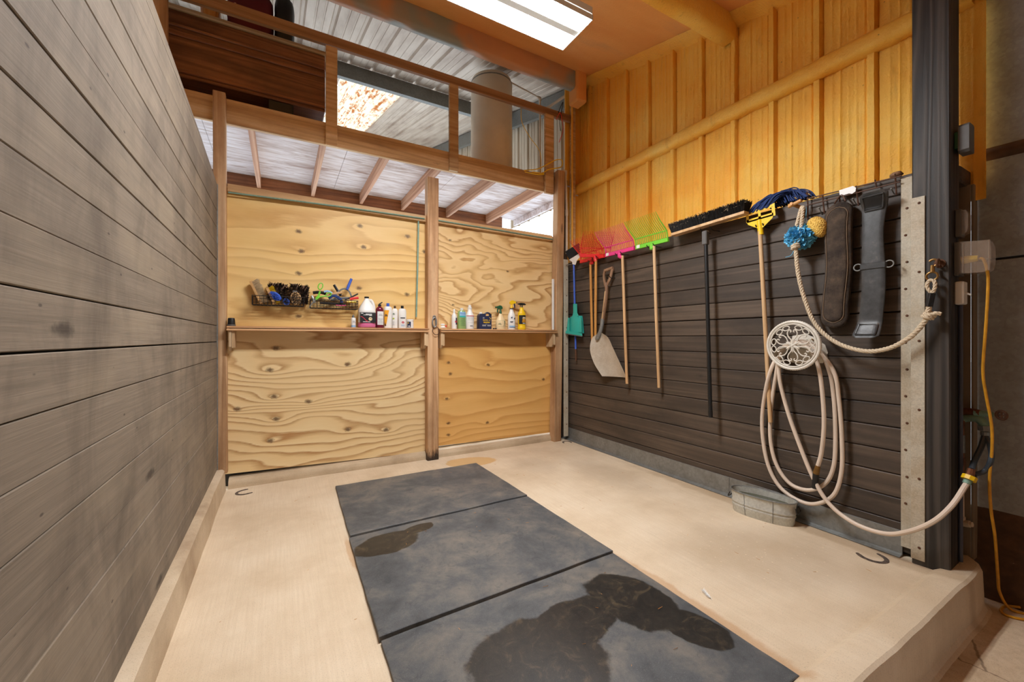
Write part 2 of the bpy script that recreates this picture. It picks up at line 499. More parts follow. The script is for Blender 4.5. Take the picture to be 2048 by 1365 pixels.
# concrete
def concrete(name, base, dark, light, streak, extra=None, rough=0.75):
    m = Mat(name, rough)
    a = m.noise(m.pos(), 1.7, 6, 0.62); b = m.noise(m.scaled(streak), 1.0, 4, 0.6); d = m.noise(m.pos(), 240.0, 2)
    c = m.ramp(a, [(0.30, lin(*dark)), (0.52, lin(*base)), (0.75, lin(*light))])
    c = m.mix(m.ramp(b, [(0.35, G4(0.30)), (0.6, G4(0))]), c, lin(*dark))
    c = m.mix(m.ramp(d, [(0.30, G4(0.35)), (0.42, G4(0))]), c, lin(*[x * 0.6 for x in dark]))
    if extra: c = extra(m, c)
    m.color(c); m.bump(m.math('ADD', b, m.math('MULTIPLY', d, 0.4)), 0.18, 0.004)
    return m.m
def blob(m, lst, wob=0.18, freq=6.0, soft=0.12):
    """mask of a stain: union of wobbly ellipses (x, y, rx, ry, angle)"""
    s = m.sep(); tot = None
    n = m.math('MULTIPLY', m.math('SUBTRACT', m.noise(m.pos(), freq, 5, 0.6), 0.5), wob * 2)
    for x, y, rx, ry, an in lst:
        dx = m.math('SUBTRACT', s[0], x); dy = m.math('SUBTRACT', s[1], y)
        ca, sa = math.cos(an), math.sin(an)
        u = m.math('DIVIDE', m.math('ADD', m.math('MULTIPLY', dx, ca), m.math('MULTIPLY', dy, sa)), rx)
        v = m.math('DIVIDE', m.math('SUBTRACT', m.math('MULTIPLY', dy, ca), m.math('MULTIPLY', dx, sa)), ry)
        d = m.math('SQRT', m.math('ADD', m.math('MULTIPLY', u, u), m.math('MULTIPLY', v, v)))
        tot = d if tot is None else m.math('MINIMUM', tot, d)
    return m.step(m.math('ADD', tot, n), 1.0 + soft, 1.0 - soft)
def floor_extra(m, c):
    k = blob(m, [(1.70, 3.84, 0.26, 0.15, -0.2)], 0.2, 7.0, 0.06)
    c = m.mix(m.math('MULTIPLY', k, 0.75), c, lin(204, 160, 92))
    k = blob(m, [(1.69, 1.25, 0.055, 0.55, 0.0), (0.36, 2.55, 0.022, 0.2, 0.0)], 0.5, 14.0, 0.25)
    c = m.mix(m.math('MULTIPLY', k, 0.5), c, lin(176, 126, 74))
    k = blob(m, [(2.45, 1.35, 0.55, 0.32, -0.5), (2.65, 2.9, 0.2, 0.5, 0.0), (2.2, 3.4, 0.2, 0.25, 0)], 0.5, 3.0, 0.5)
    c = m.mix(m.math('MULTIPLY', k, 0.25), c, lin(160, 142, 120))
    sp = m.voronoi(m.pos(), 26.0)
    msk = m.math('MULTIPLY', m.ramp(sp, [(0.08, G4(1)), (0.14, G4(0))]), blob(m, [(2.6, 1.5, 0.55, 0.55, 0)], 0.3, 4, 0.3))
    c = m.mix(m.math('MULTIPLY', msk, 0.5), c, lin(238, 220, 190))
    k = blob(m, [(3.05, 1.6, 0.06, 1.4, 0.0)], 0.6, 9.0, 0.4)
    return m.mix(m.math('MULTIPLY', k, 0.4), c, lin(150, 116, 76))
M['floor'] = concrete('brushed_concrete_floor', (218, 199, 172), (200, 178, 148), (230, 214, 190), (90.0, 3.0, 3.0), floor_extra)
M['curb'] = concrete('stained_concrete_curb', (200, 180, 152), (156, 132, 106), (222, 206, 182), (6.0, 3.0, 6.0))
M['threshold'] = concrete('concrete_threshold', (198, 176, 146), (164, 142, 114), (216, 198, 170), (3.0, 60.0, 60.0))
def crack(m, c):
    v = m.voronoi(m.vmath('ADD', m.scaled((2.0, 1.6, 1.0)), m.node('ShaderNodeCombineXYZ', (m.math('MULTIPLY', m.noise(m.pos(), 9, 3), 0.3), 0.0, 0.0)).outputs[0]), 0.9, 'DISTANCE_TO_EDGE')
    return m.mix(m.ramp(v, [(0.003, G4(0.7)), (0.008, G4(0))]), c, lin(90, 66, 46))
M['lower'] = concrete('cracked_lower_slab', (200, 176, 146), (160, 132, 102), (222, 202, 178), (30.0, 30.0, 4.0), crack)
M['ground'] = plain('pale_bounce_ground', (206, 210, 214), 0.9, 0, 0.2, 6)  # outdoor ground kept pale to bounce daylight up under the loft deck
M['dirt'] = plain('brown_dirt', (92, 64, 44), 0.9, 0, 0.45, 18, 0.6)

# rubber mats
def mat_rubber(name, stains):
    m = Mat(name, 0.62)
    a = m.noise(m.pos(), 3.4, 8, 0.70, 0.3); b = m.noise(m.pos(), 420.0, 2); e = m.noise(m.pos(), 9.0, 5, 0.7, 2.2)
    c = m.ramp(a, [(0.30, lin(62, 64, 66)), (0.46, lin(84, 86, 88)), (0.60, lin(112, 108, 102)), (0.76, lin(140, 130, 116))])
    c = m.mix(m.ramp(e, [(0.30, G4(0.65)), (0.42, G4(0))]), c, lin(58, 62, 66))
    c = m.mix(m.ramp(b, [(0.62, G4(0)), (0.72, G4(0.55))]), c, lin(150, 150, 148))
    if stains:
        k = blob(m, stains, 0.26, 8.0, 0.05)
        w = m.noise(m.pos(), 11.0, 4, 0.7, 1.5)
        wc = m.ramp(w, [(0.35, lin(26, 25, 24)), (0.55, lin(42, 38, 33)), (0.72, lin(84, 72, 54))])
        wc = m.mix(m.ramp(b, [(0.66, G4(0)), (0.74, G4(0.5))]), wc, lin(130, 124, 112))
        c = m.mix(m.math('MULTIPLY', k, 0.94), c, wc)
        m.rough(m.math('SUBTRACT', 0.66, m.math('MULTIPLY', k, 0.26)))
    m.color(c); m.bump(m.math('ADD', b, e), 0.15, 0.003)
    return m.m

# metals and plastics
M['galv'] = galv('galvanised_sheet')
M['galv_pale'] = galv('pale_galvanised_strip', (204, 196, 178), 0.6, (156, 126, 80), 0.5, 0.15, 160)
M['galv_dark'] = galv('dull_dark_galvanised_panel', (160, 164, 168), 0.7, (126, 120, 114), 0.6, 0.1, 60)
M['steel_gray'] = galv('gray_steel_channel', (132, 132, 126), 0.5, (104, 96, 86), 0.4, 0.3, 70)
M['steel_beige'] = plain('beige_painted_steel', (134, 120, 102), 0.6, 0, 0.2, 8)
m = Mat('dusty_ribbed_roof_sheet', 0.5, 0.25)
n1 = m.noise(m.scaled((3, 0.5, 1)), 2.0, 4, 0.6)
m.color(m.ramp(n1, [(0.3, lin(172, 152, 134)), (0.55, lin(204, 188, 170)), (0.8, lin(216, 202, 186))]))
M['roof_sheet'] = m.m
m = Mat('cream_ribbed_wall_sheet', 0.5)
n1 = m.noise(m.scaled((3, 3, 0.5)), 2.0, 4, 0.6)
m.color(m.ramp(n1, [(0.3, lin(176, 156, 130)), (0.55, lin(206, 190, 166)), (0.8, lin(216, 204, 184))]))
M['cream_sheet'] = m.m
m = Mat('rusty_translucent_skylight', 0.6)
n1 = m.noise(m.scaled((26, 1.4, 1)), 1.0, 5, 0.7); n2 = m.noise(m.scaled((8, 3, 1)), 1.5, 5, 0.7)
c = m.mix(m.ramp(m.math('MULTIPLY', n1, n2), [(0.22, G4(0)), (0.33, G4(0.95))]), lin(186, 176, 152), lin(128, 68, 20))
tr = m.node('ShaderNodeBsdfTranslucent', {'Color': c})
m.t.links.new(tr.outputs[0], m.t.nodes['Material Output'].inputs['Surface'])
M['skylight'] = m.m
M['white_iron'] = plain('white_painted_cast_iron', (226, 220, 208), 0.5, 0, 0.15, 60)
M['hose'] = plain('cream_rubber_hose', (226, 208, 190), 0.45, 0, 0.10, 12)
M['rope'] = plain('cream_cotton_rope', (222, 204, 176), 0.85, 0, 0.2, 120)
M['brass'] = plain('tarnished_brass', (150, 116, 66), 0.4, 0.8, 0.3, 60)
M['copper'] = plain('old_copper_pipe', (150, 96, 66), 0.5, 0.6, 0.5, 26)
M['verdigris'] = plain('green_corroded_brass', (138, 172, 156), 0.6, 0.2, 0.3, 40)
M['rust'] = plain('rusted_iron', (110, 74, 52), 0.75, 0.3, 0.4, 60)
M['wire_dark'] = plain('dark_wire', (58, 54, 52), 0.45, 0.5, 0.2, 80)
M['wire_rust'] = plain('rusty_wire', (92, 62, 46), 0.6, 0.4, 0.3, 80)
M['black'] = plain('black_plastic', (26, 26, 27), 0.45, 0, 0.2, 40)
M['black_metal'] = plain('black_painted_metal', (34, 35, 36), 0.4, 0.2, 0.2, 30)
M['white_pl'] = plain('white_plastic', (236, 234, 230), 0.35, 0, 0.05, 20)
M['pvc'] = plain('dusty_pvc', (214, 196, 174), 0.5, 0, 0.15, 20)
M['blue_pl'] = plain('blue_plastic', (66, 104, 206), 0.4, 0, 0.1, 30)
M['teal'] = plain('teal_plastic', (52, 178, 166), 0.35, 0, 0.08, 20)
M['red_pl'] = plain('red_plastic', (226, 44, 44), 0.4, 0, 0.1, 30)
M['pink_pl'] = plain('pink_plastic', (232, 64, 138), 0.4, 0, 0.1, 30)
M['lime_pl'] = plain('lime_green_plastic', (122, 208, 62), 0.4, 0, 0.1, 30)
M['yellow_pl'] = plain('yellow_plastic', (244, 200, 26), 0.38, 0, 0.06, 20)
M['yellow_cord'] = plain('yellow_cord_jacket', (226, 160, 36), 0.5, 0, 0.35, 25)
M['orange_pl'] = plain('orange_yellow_label', (238, 166, 40), 0.5, 0, 0.06, 20)
M['navy'] = plain('navy_plastic', (38, 46, 78), 0.4, 0, 0.1, 30)
M['dkgreen'] = plain('dark_green_plastic', (34, 92, 60), 0.4, 0, 0.1, 30)
M['cream_pl'] = plain('cream_plastic', (238, 212, 166), 0.45, 0, 0.05, 20)
M['red_liq'] = plain('dark_red_liquid', (112, 28, 52), 0.15, 0, 0.2, 20)
M['pink_liq'] = plain('pink_liquid', (214, 110, 150), 0.2, 0, 0.15, 8)
M['green_liq'] = plain('green_liquid', (150, 180, 112), 0.2, 0, 0.1, 8)
M['print_dark'] = plain('dark_print', (44, 44, 52), 0.5)
M['print_gray'] = plain('gray_print', (150, 150, 152), 0.5)
M['print_red'] = plain('red_print', (200, 50, 66), 0.5)
M['print_white'] = plain('white_print', (238, 238, 236), 0.5)
M['print_green'] = plain('green_print', (60, 110, 76), 0.5)
M['print_lime'] = plain('lime_print', (190, 206, 60), 0.5)
M['print_blue'] = plain('blue_print', (60, 90, 170), 0.5)
M['print_lightblue'] = plain('light_blue_label', (150, 190, 226), 0.5)
M['bristle_black'] = plain('black_bristle', (24, 20, 18), 0.8, 0, 0.4, 60)
M['bristle_brown'] = plain('brown_bristle', (84, 60, 40), 0.8, 0, 0.3, 60)
M['bristle_cream'] = plain('cream_bristle', (226, 204, 168), 0.8, 0, 0.25, 60)
M['bristle_yellow'] = plain('yellow_bristle', (226, 190, 28), 0.7, 0, 0.2, 60)
M['mop_blue'] = plain('blue_mop_yarn', (42, 66, 122), 0.85, 0, 0.3, 60)
M['gray_pl'] = plain('gray_plastic', (96, 94, 92), 0.5, 0, 0.1, 20)
M['clearish'] = None
m = Mat('dusty_clear_plastic', 0.25); m.color(lin(170, 150, 132)); m.b.inputs['Alpha'].default_value = 0.42
M['clearish'] = m.m
m = Mat('still_dark_water', 0.04); m.color(lin(62, 66, 48)); M['water'] = m.m
m = Mat('fleece', 0.95)
n1 = m.noise(m.pos(), 9.0, 5, 0.7); n2 = m.noise(m.pos(), 320.0, 2)
c = m.ramp(n1, [(0.34, lin(46, 38, 33)), (0.55, lin(88, 74, 62)), (0.75, lin(128, 108, 88))])
m.color(m.mix(m.math('MULTIPLY', n2, 0.55), c, lin(40, 32, 28))); m.bump(n2, 0.8, 0.006); M['fleece'] = m.m
m = Mat('black_leather', 0.42)
n1 = m.noise(m.pos(), 14.0, 5, 0.7)
m.color(m.ramp(n1, [(0.35, lin(46, 47, 48)), (0.6, lin(68, 69, 70)), (0.78, lin(112, 106, 98))])); m.bump(n1, 0.2, 0.003); M['leather'] = m.m
m = Mat('sea_sponge', 0.95)
v1 = m.voronoi(m.pos(), 120.0)
m.color(m.ramp(v1, [(0.18, lin(150, 104, 36)), (0.4, lin(226, 180, 82)), (0.8, lin(236, 196, 104))])); m.bump(v1, 0.9, 0.006); M['sponge'] = m.m
M['loofah'] = plain('blue_mesh_net', (112, 202, 242), 0.5, 0, 0.2, 60)
M['tank'] = plain('dusty_beige_tank', (232, 218, 194), 0.45, 0, 0.14, 5)
m = Mat('dark_red_sack', 0.7)
v1 = m.voronoi(m.scaled((1, 1, 0.6)), 9.0)
m.color(m.mix(m.ramp(v1, [(0.14, G4(1)), (0.17, G4(0))]), lin(104, 22, 30), lin(206, 168, 136))); M['red_sack'] = m.m
def emit(name, c, s):
    m = bpy.data.materials.new(name); m.use_nodes = True
    t = m.node_tree; t.nodes.clear()
    e = t.nodes.new('ShaderNodeEmission'); e.inputs[0].default_value = c; e.inputs[1].default_value = s
    o = t.nodes.new('ShaderNodeOutputMaterial'); t.links.new(e.outputs[0], o.inputs[0])
    return m
M['lamp'] = emit('lit_white_diffuser', (0.97, 0.985, 1.0, 1), LAMP)
M['lamp_body'] = plain('white_enamel_fixture', (226, 226, 222), 0.4, 0, 0.05, 10)

# ================================================================== SETTING
roof = lambda y: 3.49 + 0.263 * y
# concrete slab with a worn raised lip at its open edge, cross-section swept along X
def slab_pt(x, k):
    prof = [(4.45,-0.30),(4.45,0.0),(2.5,0.0),(0.86,0.0),(0.795,0.002),(0.765,0.026),(0.72,0.034),(0.662,0.034),(0.648,0.026),(0.641,0.010),(0.634,-0.165),(0.622,-0.185),(0.600,-0.192),(0.600,-0.30)]
    y, z = prof[k]
    w = 0.006 * nz(x * 2.3, 1.7) + 0.004 * nz(x * 11, 4.2)
    if k >= 4: y += w
    if 5 <= k <= 9 : z += 0.006 * nz(x * 3.1, 8.8)
    if x > 3.25 and k >= 7:
        y += 0.10 * ((x - 3.25) / 0.17) ** 2
    return Vector((x, y, z))
mb = MB()
xs = [-0.9 + i * 0.045 for i in range(97)]
NX = len(xs); NK = 14
mb.grid(lambda u, v: slab_pt(xs[round(u * (NX-1))], round(v * (NK-1))), NX, NK)
mb.f.append(tuple(j * NX for j in range(NK))); mb.f.append(tuple(j * NX + NX - 1 for j in range(NK)))
struct('floor', mb, M['floor'], 'tan brushed concrete floor of the wash stall with a worn raised lip', 26)
mb = MB().box((-6, -5, -0.30), (3.47, 0.70, -0.19))
struct('floor_lower', mb, M['lower'], 'cracked concrete floor one step below the stall')
mb = MB().box((-40, -40, -0.45), (40, 40, -0.31))
struct('ground', mb, M['ground'], 'pale bright ground outside the barn')

# left curb
mb = MB()
poly = [(-0.62,0.0),(-0.62,0.19),(-0.425,0.185),(-0.409,0.172),(-0.403,0.0)]
ys = [0.66 + i * (4.12 - 0.66) / 34 for i in range(35)]
def cpt(i, k):
    x, z = poly[k]
    if k in (2, 3, 4): x += 0.006 * nz(ys[i] * 3, 3.3)
    return Vector((x, ys[i], z))
mb.grid(lambda u, v: cpt(round(u * 34), round(v * 4)), 35, 5)
mb.f.append(tuple(j * 35 for j in range(5))); mb.f.append(tuple(j * 35 + 34 for j in range(5)))
struct('baseboard_left', mb, M['curb'], 'low stained concrete curb under the gray plank wall', 40)

# left plank wall
mb = MB().box((-0.56, -1.3, 0.185), (-0.505, 4.08, 2.50))
wl = struct('wall_left', mb, M['plank_gray'], 'tall partition of wide weathered gray-brown planks')
ORG_wl = ORG[wl.name]
edges = [0.188] + [1.24 + 0.134 * k for k in range(-7, 10)]
for i in range(len(edges) - 1):
    g = {7: 0.005, 8: 0.006, 12: 0.004, 13: 0.005, 14: 0.0045, 4: 0.0025}.get(i, 0.0012)
    dx = rnd.uniform(-0.0025, 0.0025)
    z0, z1 = edges[i] + g * 0.5, edges[i+1] - g * 0.5
    part('plank', MB().cbox((-0.505, -1.3, z0), (XL + dx, 4.085, z1), 0.0022), M['plank_gray'], wl)
mb = MB()
z0 = edges[-1]
zt = lambda y: 2.532 + 0.07 * (4.1 - y)
for xa, xb in ((-0.505, XL),):
    a = [Vector((xa,-1.3,z0)),Vector((xb,-1.3,z0)),Vector((xb,4.085,z0)),Vector((xa,4.085,z0)),Vector((xa,-1.3,2.585)),Vector((xb,-1.3,2.585)),Vector((xb,3.40,2.581)),Vector((xb,4.085,zt(4.085))),Vector((xa,4.085,zt(4.085))),Vector((xa,3.40,2.581))]
    mb.add(a, [(0,1,2,3),(0,4,5,1),(1,5,6,7,2),(2,7,8,3),(3,8,9,4,0),(4,9,6,5),(6,9,8,7)])
part('plank', mb, M['plank_gray'], wl)
mb = MB()
a = [Vector((-0.505,-1.3,2.588)),Vector((XL,-1.3,2.588)),Vector((XL,3.38,2.584)),Vector((-0.505,3.38,2.584)),Vector((-0.505,-1.3,zt(-0.2))),Vector((XL,-1.3,zt(-0.2))),Vector((XL,3.38,2.586)),Vector((-0.505,3.38,2.586))]
mb.add(a, [(0,1,2,3),(4,7,6,5),(0,4,5,1),(1,5,6,2),(2,6,7,3),(3,7,4,0)])
part('plank', mb, M['plank_gray'], wl)
mb = MB().cbox((-0.51, 4.085, 0.19), (-0.449, 4.092, 2.535), 0.001)
struct('trim_1', mb, M['galv'], 'thin gray metal strip capping the end of the gray plank wall')

# right plank wall
mb = MB().box((3.195, 0.90, 0.0), (3.24, 4.25, 2.20))
wr = struct('wall_right', mb, M['plank_dark'], 'low wall of dark brown stained planks hung with stable tools')
edges = [0.02, 0.193] + [1.426 + 0.137 * k for k in range(-8, 6)] + [2.222]
for i in range(len(edges) - 1):
    g = 0.0075 if abs(edges[i] - 1.426) < 0.01 else 0.004
    dx = rnd.uniform(-0.003, 0.003)
    ga = 0.5 * (0.0075 if abs(edges[i+1] - 1.426) < 0.01 else 0.004)
    part('plank', MB().cbox((XR + dx, 0.885, edges[i] + g * 0.5), (3.195, 4.17, edges[i+1] - ga), 0.005), M['plank_dark'], wr)
# galvanised flashing at its foot, in overlapping lengths
fl = thing('baseboard_right', 'gray galvanised flashing along the foot of the dark plank wall', None, (3.14, 2.5, 0), kind='structure')
yy = [0.93, 1.98, 3.05, 4.14]
for i in range(3):
    mb = MB()
    d = 0.003 * (i % 2)
    mb.prism([(3.149-d, 0.002), (3.100-d, 0.002), (3.098-d, 0.006), (3.140-d, 0.014), (3.144-d, 0.145), (3.149-d, 0.147)], lambda a, b, t: Vector((a, t, b)), yy[i], yy[i+1] + 0.04)
    part('flashing_sheet', mb, M['galv'], fl)

# back wall: plywood sheets on studs
wb = thing('wall_back', 'back wall of four plywood sheets between rough posts', None, (1.3, 4.2, 0.1), kind='structure')
def sheet(x0, x1, z00, z01, z10, z11, mat, d=0.0):
    mb = MB()
    mb.add([(x0,YB-d,z00),(x1,YB-d,z01),(x1,YB+0.018,z01),(x0,YB+0.018,z00),(x0,YB-d,z10),(x1,YB-d,z11),(x1,YB+0.018,z11),(x0,YB+0.018,z10)], [(0,3,2,1),(4,5,6,7),(0,1,5,4),(1,2,6,5),(2,3,7,6),(3,0,4,7)])
    return part('plywood_sheet', mb, mat, wb)
sheet(-0.44, 1.40, 0.121, 0.068, 1.3545, 1.3545, M['ply_ll'])
sheet(-0.44, 1.40, 1.356, 1.356, 2.56, 2.535, M['ply_ul'])
sheet(1.404, 3.02, 0.112, 0.090, 1.3545, 1.3545, M['ply_lr'])
sheet(1.404, 3.02, 1.356, 1.356, 2.555, 2.545, M['ply_ur'])
for (x0, x1, za, zb) in ((-0.39, 1.318, 2.568, 2.552), (1.437, 2.93, 2.556, 2.546)):
    mb = MB()
    h = 0.062
    a = [(x0,4.135,za-h),(x1,4.135,zb-h),(x1,YB,zb-h),(x0,YB,za-h),(x0,4.135,za),(x1,4.135,zb),(x1,YB,zb),(x0,YB,za)]
    mb.add(a, [(0,3,2,1),(4,5,6,7),(0,1,5,4),(1,2,6,5),(2,3,7,6),(3,0,4,7)])
    part('top_rail', mb, M['beam'], wb)
# black board added so the wider bay's foot gap reads as dark
mb = MB().cbox((-0.44, 4.24, 0.0), (1.40, 4.28, 0.30), 0.004)
part('dark_gap_board', mb, M['black'], wb)
part('seam_light_block', MB().cbox((-0.44, 4.2, 1.30), (3.02, 4.24, 1.41), 0.004), M['beam'], wb)  # added behind the sheet seam to keep sky light out

part('corner_board', MB().cbox((3.0, 4.182, 0.0), (3.20, 4.20, 3.30), 0.003), M['plank_dark'], wb)
struct('trim_13', MB().cbox((3.19, 4.215, 2.10), (3.47, 4.235, 4.62), 0.004), M['foam'], 'narrow foam-coated panel closing the corner above the planks')
# threshold kerbs with rounded noses
def nose(x0, x1, y0, z1):
    pr = [(4.42, -0.02), (4.42, z1), (y0 + 0.07, z1), (y0 + 0.03, z1 - 0.006), (y0 + 0.008, z1 - 0.028), (y0, z1 - 0.055), (y0, -0.02)]
    n = 30
    mb = MB()
    def p(i, k):
        x = x0 + (x1 - x0) * i / n
        y, z = pr[k]
        if 2 <= k <= 6: y += 0.006 * nz(x * 5, 2.0); z += 0.003 * nz(x * 8, 7.0) if z > 0 else 0
        return Vector((x, y, z))
    mb.grid(lambda u, v: p(round(u * n), round(v * 6)), n + 1, 7)
    mb.f.append(tuple(j * (n+1) for j in range(7))); mb.f.append(tuple(j * (n+1) + n for j in range(7)))
    return mb
struct('trim_2', nose(-0.385, 1.33, 4.135, 0.083), M['threshold'], 'rounded concrete threshold under the wider plywood bay', 45)
struct('trim_3', nose(1.44, 3.03, 4.128, 0.075), M['threshold'], 'rounded concrete threshold under the narrower plywood bay', 45)
mb = MB().cbox((1.45, 4.25, 0.075), (2.95, 4.27, 0.088), 0.002).cbox((1.45, 4.30, 0.095), (2.95, 4.32, 0.104), 0.002)
struct('trim_4', mb, M['galv'], 'bright metal door track showing below the narrower plywood bay')

# timber posts
def post(lo, hi, mat, label, lean=(0, 0), c=0.006, name='timber_post', n=8, rough=0.004):
    mb = MB()
    lo = Vector(lo); hi = Vector(hi)
    cor = [(lo.x+c,lo.y),(hi.x-c,lo.y),(hi.x,lo.y+c),(hi.x,hi.y-c),(hi.x-c,hi.y),(lo.x+c,hi.y),(lo.x,hi.y-c),(lo.x,lo.y+c)]
    def p(k, j):
        t = j / n
        w = rough * nz(lo.x * 7 + k * 0.2, t * 9, lo.y)
        return Vector((cor[k][0] + lean[0]*t + w, cor[k][1] + lean[1]*t, lo.z + (hi.z - lo.z)*t))
    mb.grid(lambda u, v: p(round(u * 8) % 8, round(v * n)), 8, n + 1, cu=True)
    mb.f.append(tuple(range(8))); mb.f.append(tuple(n*8 + k for k in range(8)))
    return solo(name, mb, mat, label, 'post', smooth=30)
post((-0.475, 4.095, 0.15), (-0.388, 4.165, 3.305), M['post'], 'rough pine post at the end of the gray plank wall', (-0.012, 0))
mp = post((1.318, 4.078, 0.0), (1.437, 4.176, 2.945), M['post_char'], 'middle pine post with a charred foot between the plywood bays', (0.0, 0))
post((2.902, 4.06, 0.0), (3.01, 4.165, 3.345), M['post'], 'pine post in the corner where plywood meets dark planks', (0.062, 0))
pd = post((3.10, 0.725, 0.0), (3.245, 0.878, 3.67), M['post_dark'], 'thick dark stained post at the open end of the plank wall', (0, 0), 0.006, 'timber_post', 10, 0.002)

# nailed metal strips beside the posts
def strip(name, lo, hi, label, nails, nd):
    o = struct(name, MB().cbox(lo, hi, 0.0015), M['galv_pale'], label)
    for q in nails:
        mb = MB()
        mb.lathe([(0.0001, 0.0045), (0.005, 0.0035), (0.0075, 0.0)], q, 8, M=frame((0,0,0), nd).to_3x3())
        part('nail_head', mb, M['rust'], o)
    return o
strip('trim_5', (3.136, 0.878, 0.06), (3.141, 0.935, 2.20), 'pale nailed metal strip over the near ends of the dark planks', [(3.136, 0.908 + 0.006*(i % 2), 0.16 + i * 0.155) for i in range(13)], (-1, 0, 0))
strip('trim_6', (3.093, 0.822, 0.03), (3.099, 0.880, 2.06), 'pale nailed metal strip along the edge of the dark post', [(3.093, 0.845, 0.10 + i * 0.385) for i in range(6)], (-1, 0, 0))
strip('trim_7', (3.045, 4.055, 0.05), (3.115, 4.060, 2.25), 'narrow nailed metal strip in the corner beside the plywood', [(3.09, 4.055, 0.2 + i * 0.2) for i in range(10)], (0, -1, 0))

# foam-sprayed upper wall
XF = 3.42
mb = MB()
pitch = 0.315
def foam_x(y, z):
    t = ((y - 0.19) / pitch) % 1.0
    q = 0.0
    if t < 0.17: q = 0.030 * min(1.0, t / 0.02, (0.17 - t) / 0.03)
    q -= 0.016 * math.exp(-((t - 0.99) / 0.016) ** 2) + 0.014 * math.exp(-((t - 0.19) / 0.014) ** 2)
    for cth, h in ((0.36, 0.006), (0.50, 0.004), (0.64, 0.007), (0.80, 0.005)):
        q += h * math.exp(-((t - cth) / 0.018) ** 2)
    q += 0.003 * nz(y * 40, z * 0.5) + 0.005 * nz(y * 6, z * 1.8) + 0.003 * nz(y * 17, z * 11) + 0.003 * nz(y * 38, z * 34)
    return XF - q
NY, NZ = 620, 80
def fp(u, v):
    y = 0.66 + (4.40 - 0.66) * u
    top = roof(y) + 0.02
    z = 2.05 + (top - 2.05) * v
    return Vector((foam_x(y, z), y, z))
mb.grid(fp, NY, NZ)
o0 = len(mb.v)
wf = struct('wall_right_upper', mb, M['foam'], 'upper wall of ribbed metal coated in orange-yellow spray foam', 60)
mb = MB()
def girt(u, v):
    y = 0.70 + 3.62 * u
    a = v * 2 * PI
    r = 1 + 0.10 * nz(y * 9, a)
    sx = (abs(math.cos(a))**3 + abs(math.sin(a))**3) ** (-1/3)
    return Vector((XF - 0.035 + 0.065 * math.cos(a) * sx * r, y, 3.215 + 0.062 * math.sin(a) * sx * r + 0.004 * nz(y*3, 1)))
mb.grid(girt, 110, 21)
struct('trim_10', mb, M['foam'], 'horizontal girt under orange foam crossing the upper wall', 60)

# foam-coated ceiling, rear extended out of view to cut sky fill
mb = MB()
mb.grid(lambda u, v: Vector((-3.0 + 6.5*u, -4.3 + 8.36*v, roof(-4.3 + 8.36*v) + 0.008*nz(u*14, v*12))), 40, 40)
ce = struct('ceiling', mb, M['foam_roof'], 'sloping roof coated in browned orange spray foam', 60)
def purlin(name, y, x0, x1, depth, wd, mat, label, rough=0.006):
    mb = MB()
    n = 40
    zt_ = roof(y) - 0.005; zb = roof(y) - depth
    pr = [(y - wd/2, zt_), (y - wd/2, zb + 0.03), (y - wd/2 + 0.02, zb), (y + wd/2 - 0.02, zb), (y + wd/2, zb + 0.03), (y + wd/2, zt_ + 0.02)]
    mb.grid(lambda u, v: Vector((x0 + (x1-x0)*u, pr[round(v*5)][0] + rough*nz(u*20, v*3, y), pr[round(v*5)][1] + rough*nz(u*17, v*4, y + 3))), n, 6)
    return struct(name, mb, mat, label, 60)
purlin('trim_8', 2.15, -3.0, 3.40, 0.21, 0.14, M['foam'], 'foam-covered purlin crossing the ceiling nearer than the lamp')
purlin('trim_9', 3.96, -3.0, 3.20, 0.22, 0.12, M['purlin_foam'], 'half-sprayed steel purlin at the far edge of the foam ceiling')
mb = MB()
mb.grid(lambda u, v: Vector((3.30 + 0.12*min(1, v*1.4) , 0.66 + 3.6*u, roof(0.66 + 3.6*u) - 0.09*v**0.7 + 0.004*nz(u*40, v))), 80, 5)
struct('trim_11', mb, M['foam'], 'foam-covered angle where the orange wall meets the roof', 60)
# foam column boss at the far corner
mb = MB().cbox((3.10, 3.86, 4.15), (3.26, 4.04, roof(3.9) + 0.02), 0.02)
struct('trim_12', mb, M['foam_roof'], 'foam-covered bracket in the far roof corner')

# bare roof over the loft
cl = thing('ceiling_loft', 'bare ribbed metal roof beyond the foam ceiling', None, (0, 8, roof(8)), kind='structure')
def ribbed(x0, x1, y0, y1, zf, rib=0.03):
    xs_ = []
    n = round((x1 - x0) / 0.305)
    for i in range(n):
        b = x0 + 0.305 * i
        xs_ += [(b, rib), (b + 0.028, rib), (b + 0.045, 0), (b + 0.125, 0), (b + 0.13, 0.006), (b + 0.142, 0.006), (b + 0.147, 0), (b + 0.205, 0), (b + 0.21, 0.006), (b + 0.222, 0.006), (b + 0.227, 0), (b + 0.288, 0)]
    xs_.append((x1 - 0.001, rib))
    m_ = MB()
    vs_ = []; k = len(xs_)
    for y in (y0, y1):
        for x, h in xs_: vs_.append(Vector((x, y, zf(y) + h)))
    m_.add(vs_, [(i, i+1, k+i+1, k+i) for i in range(k - 1)])
    return m_
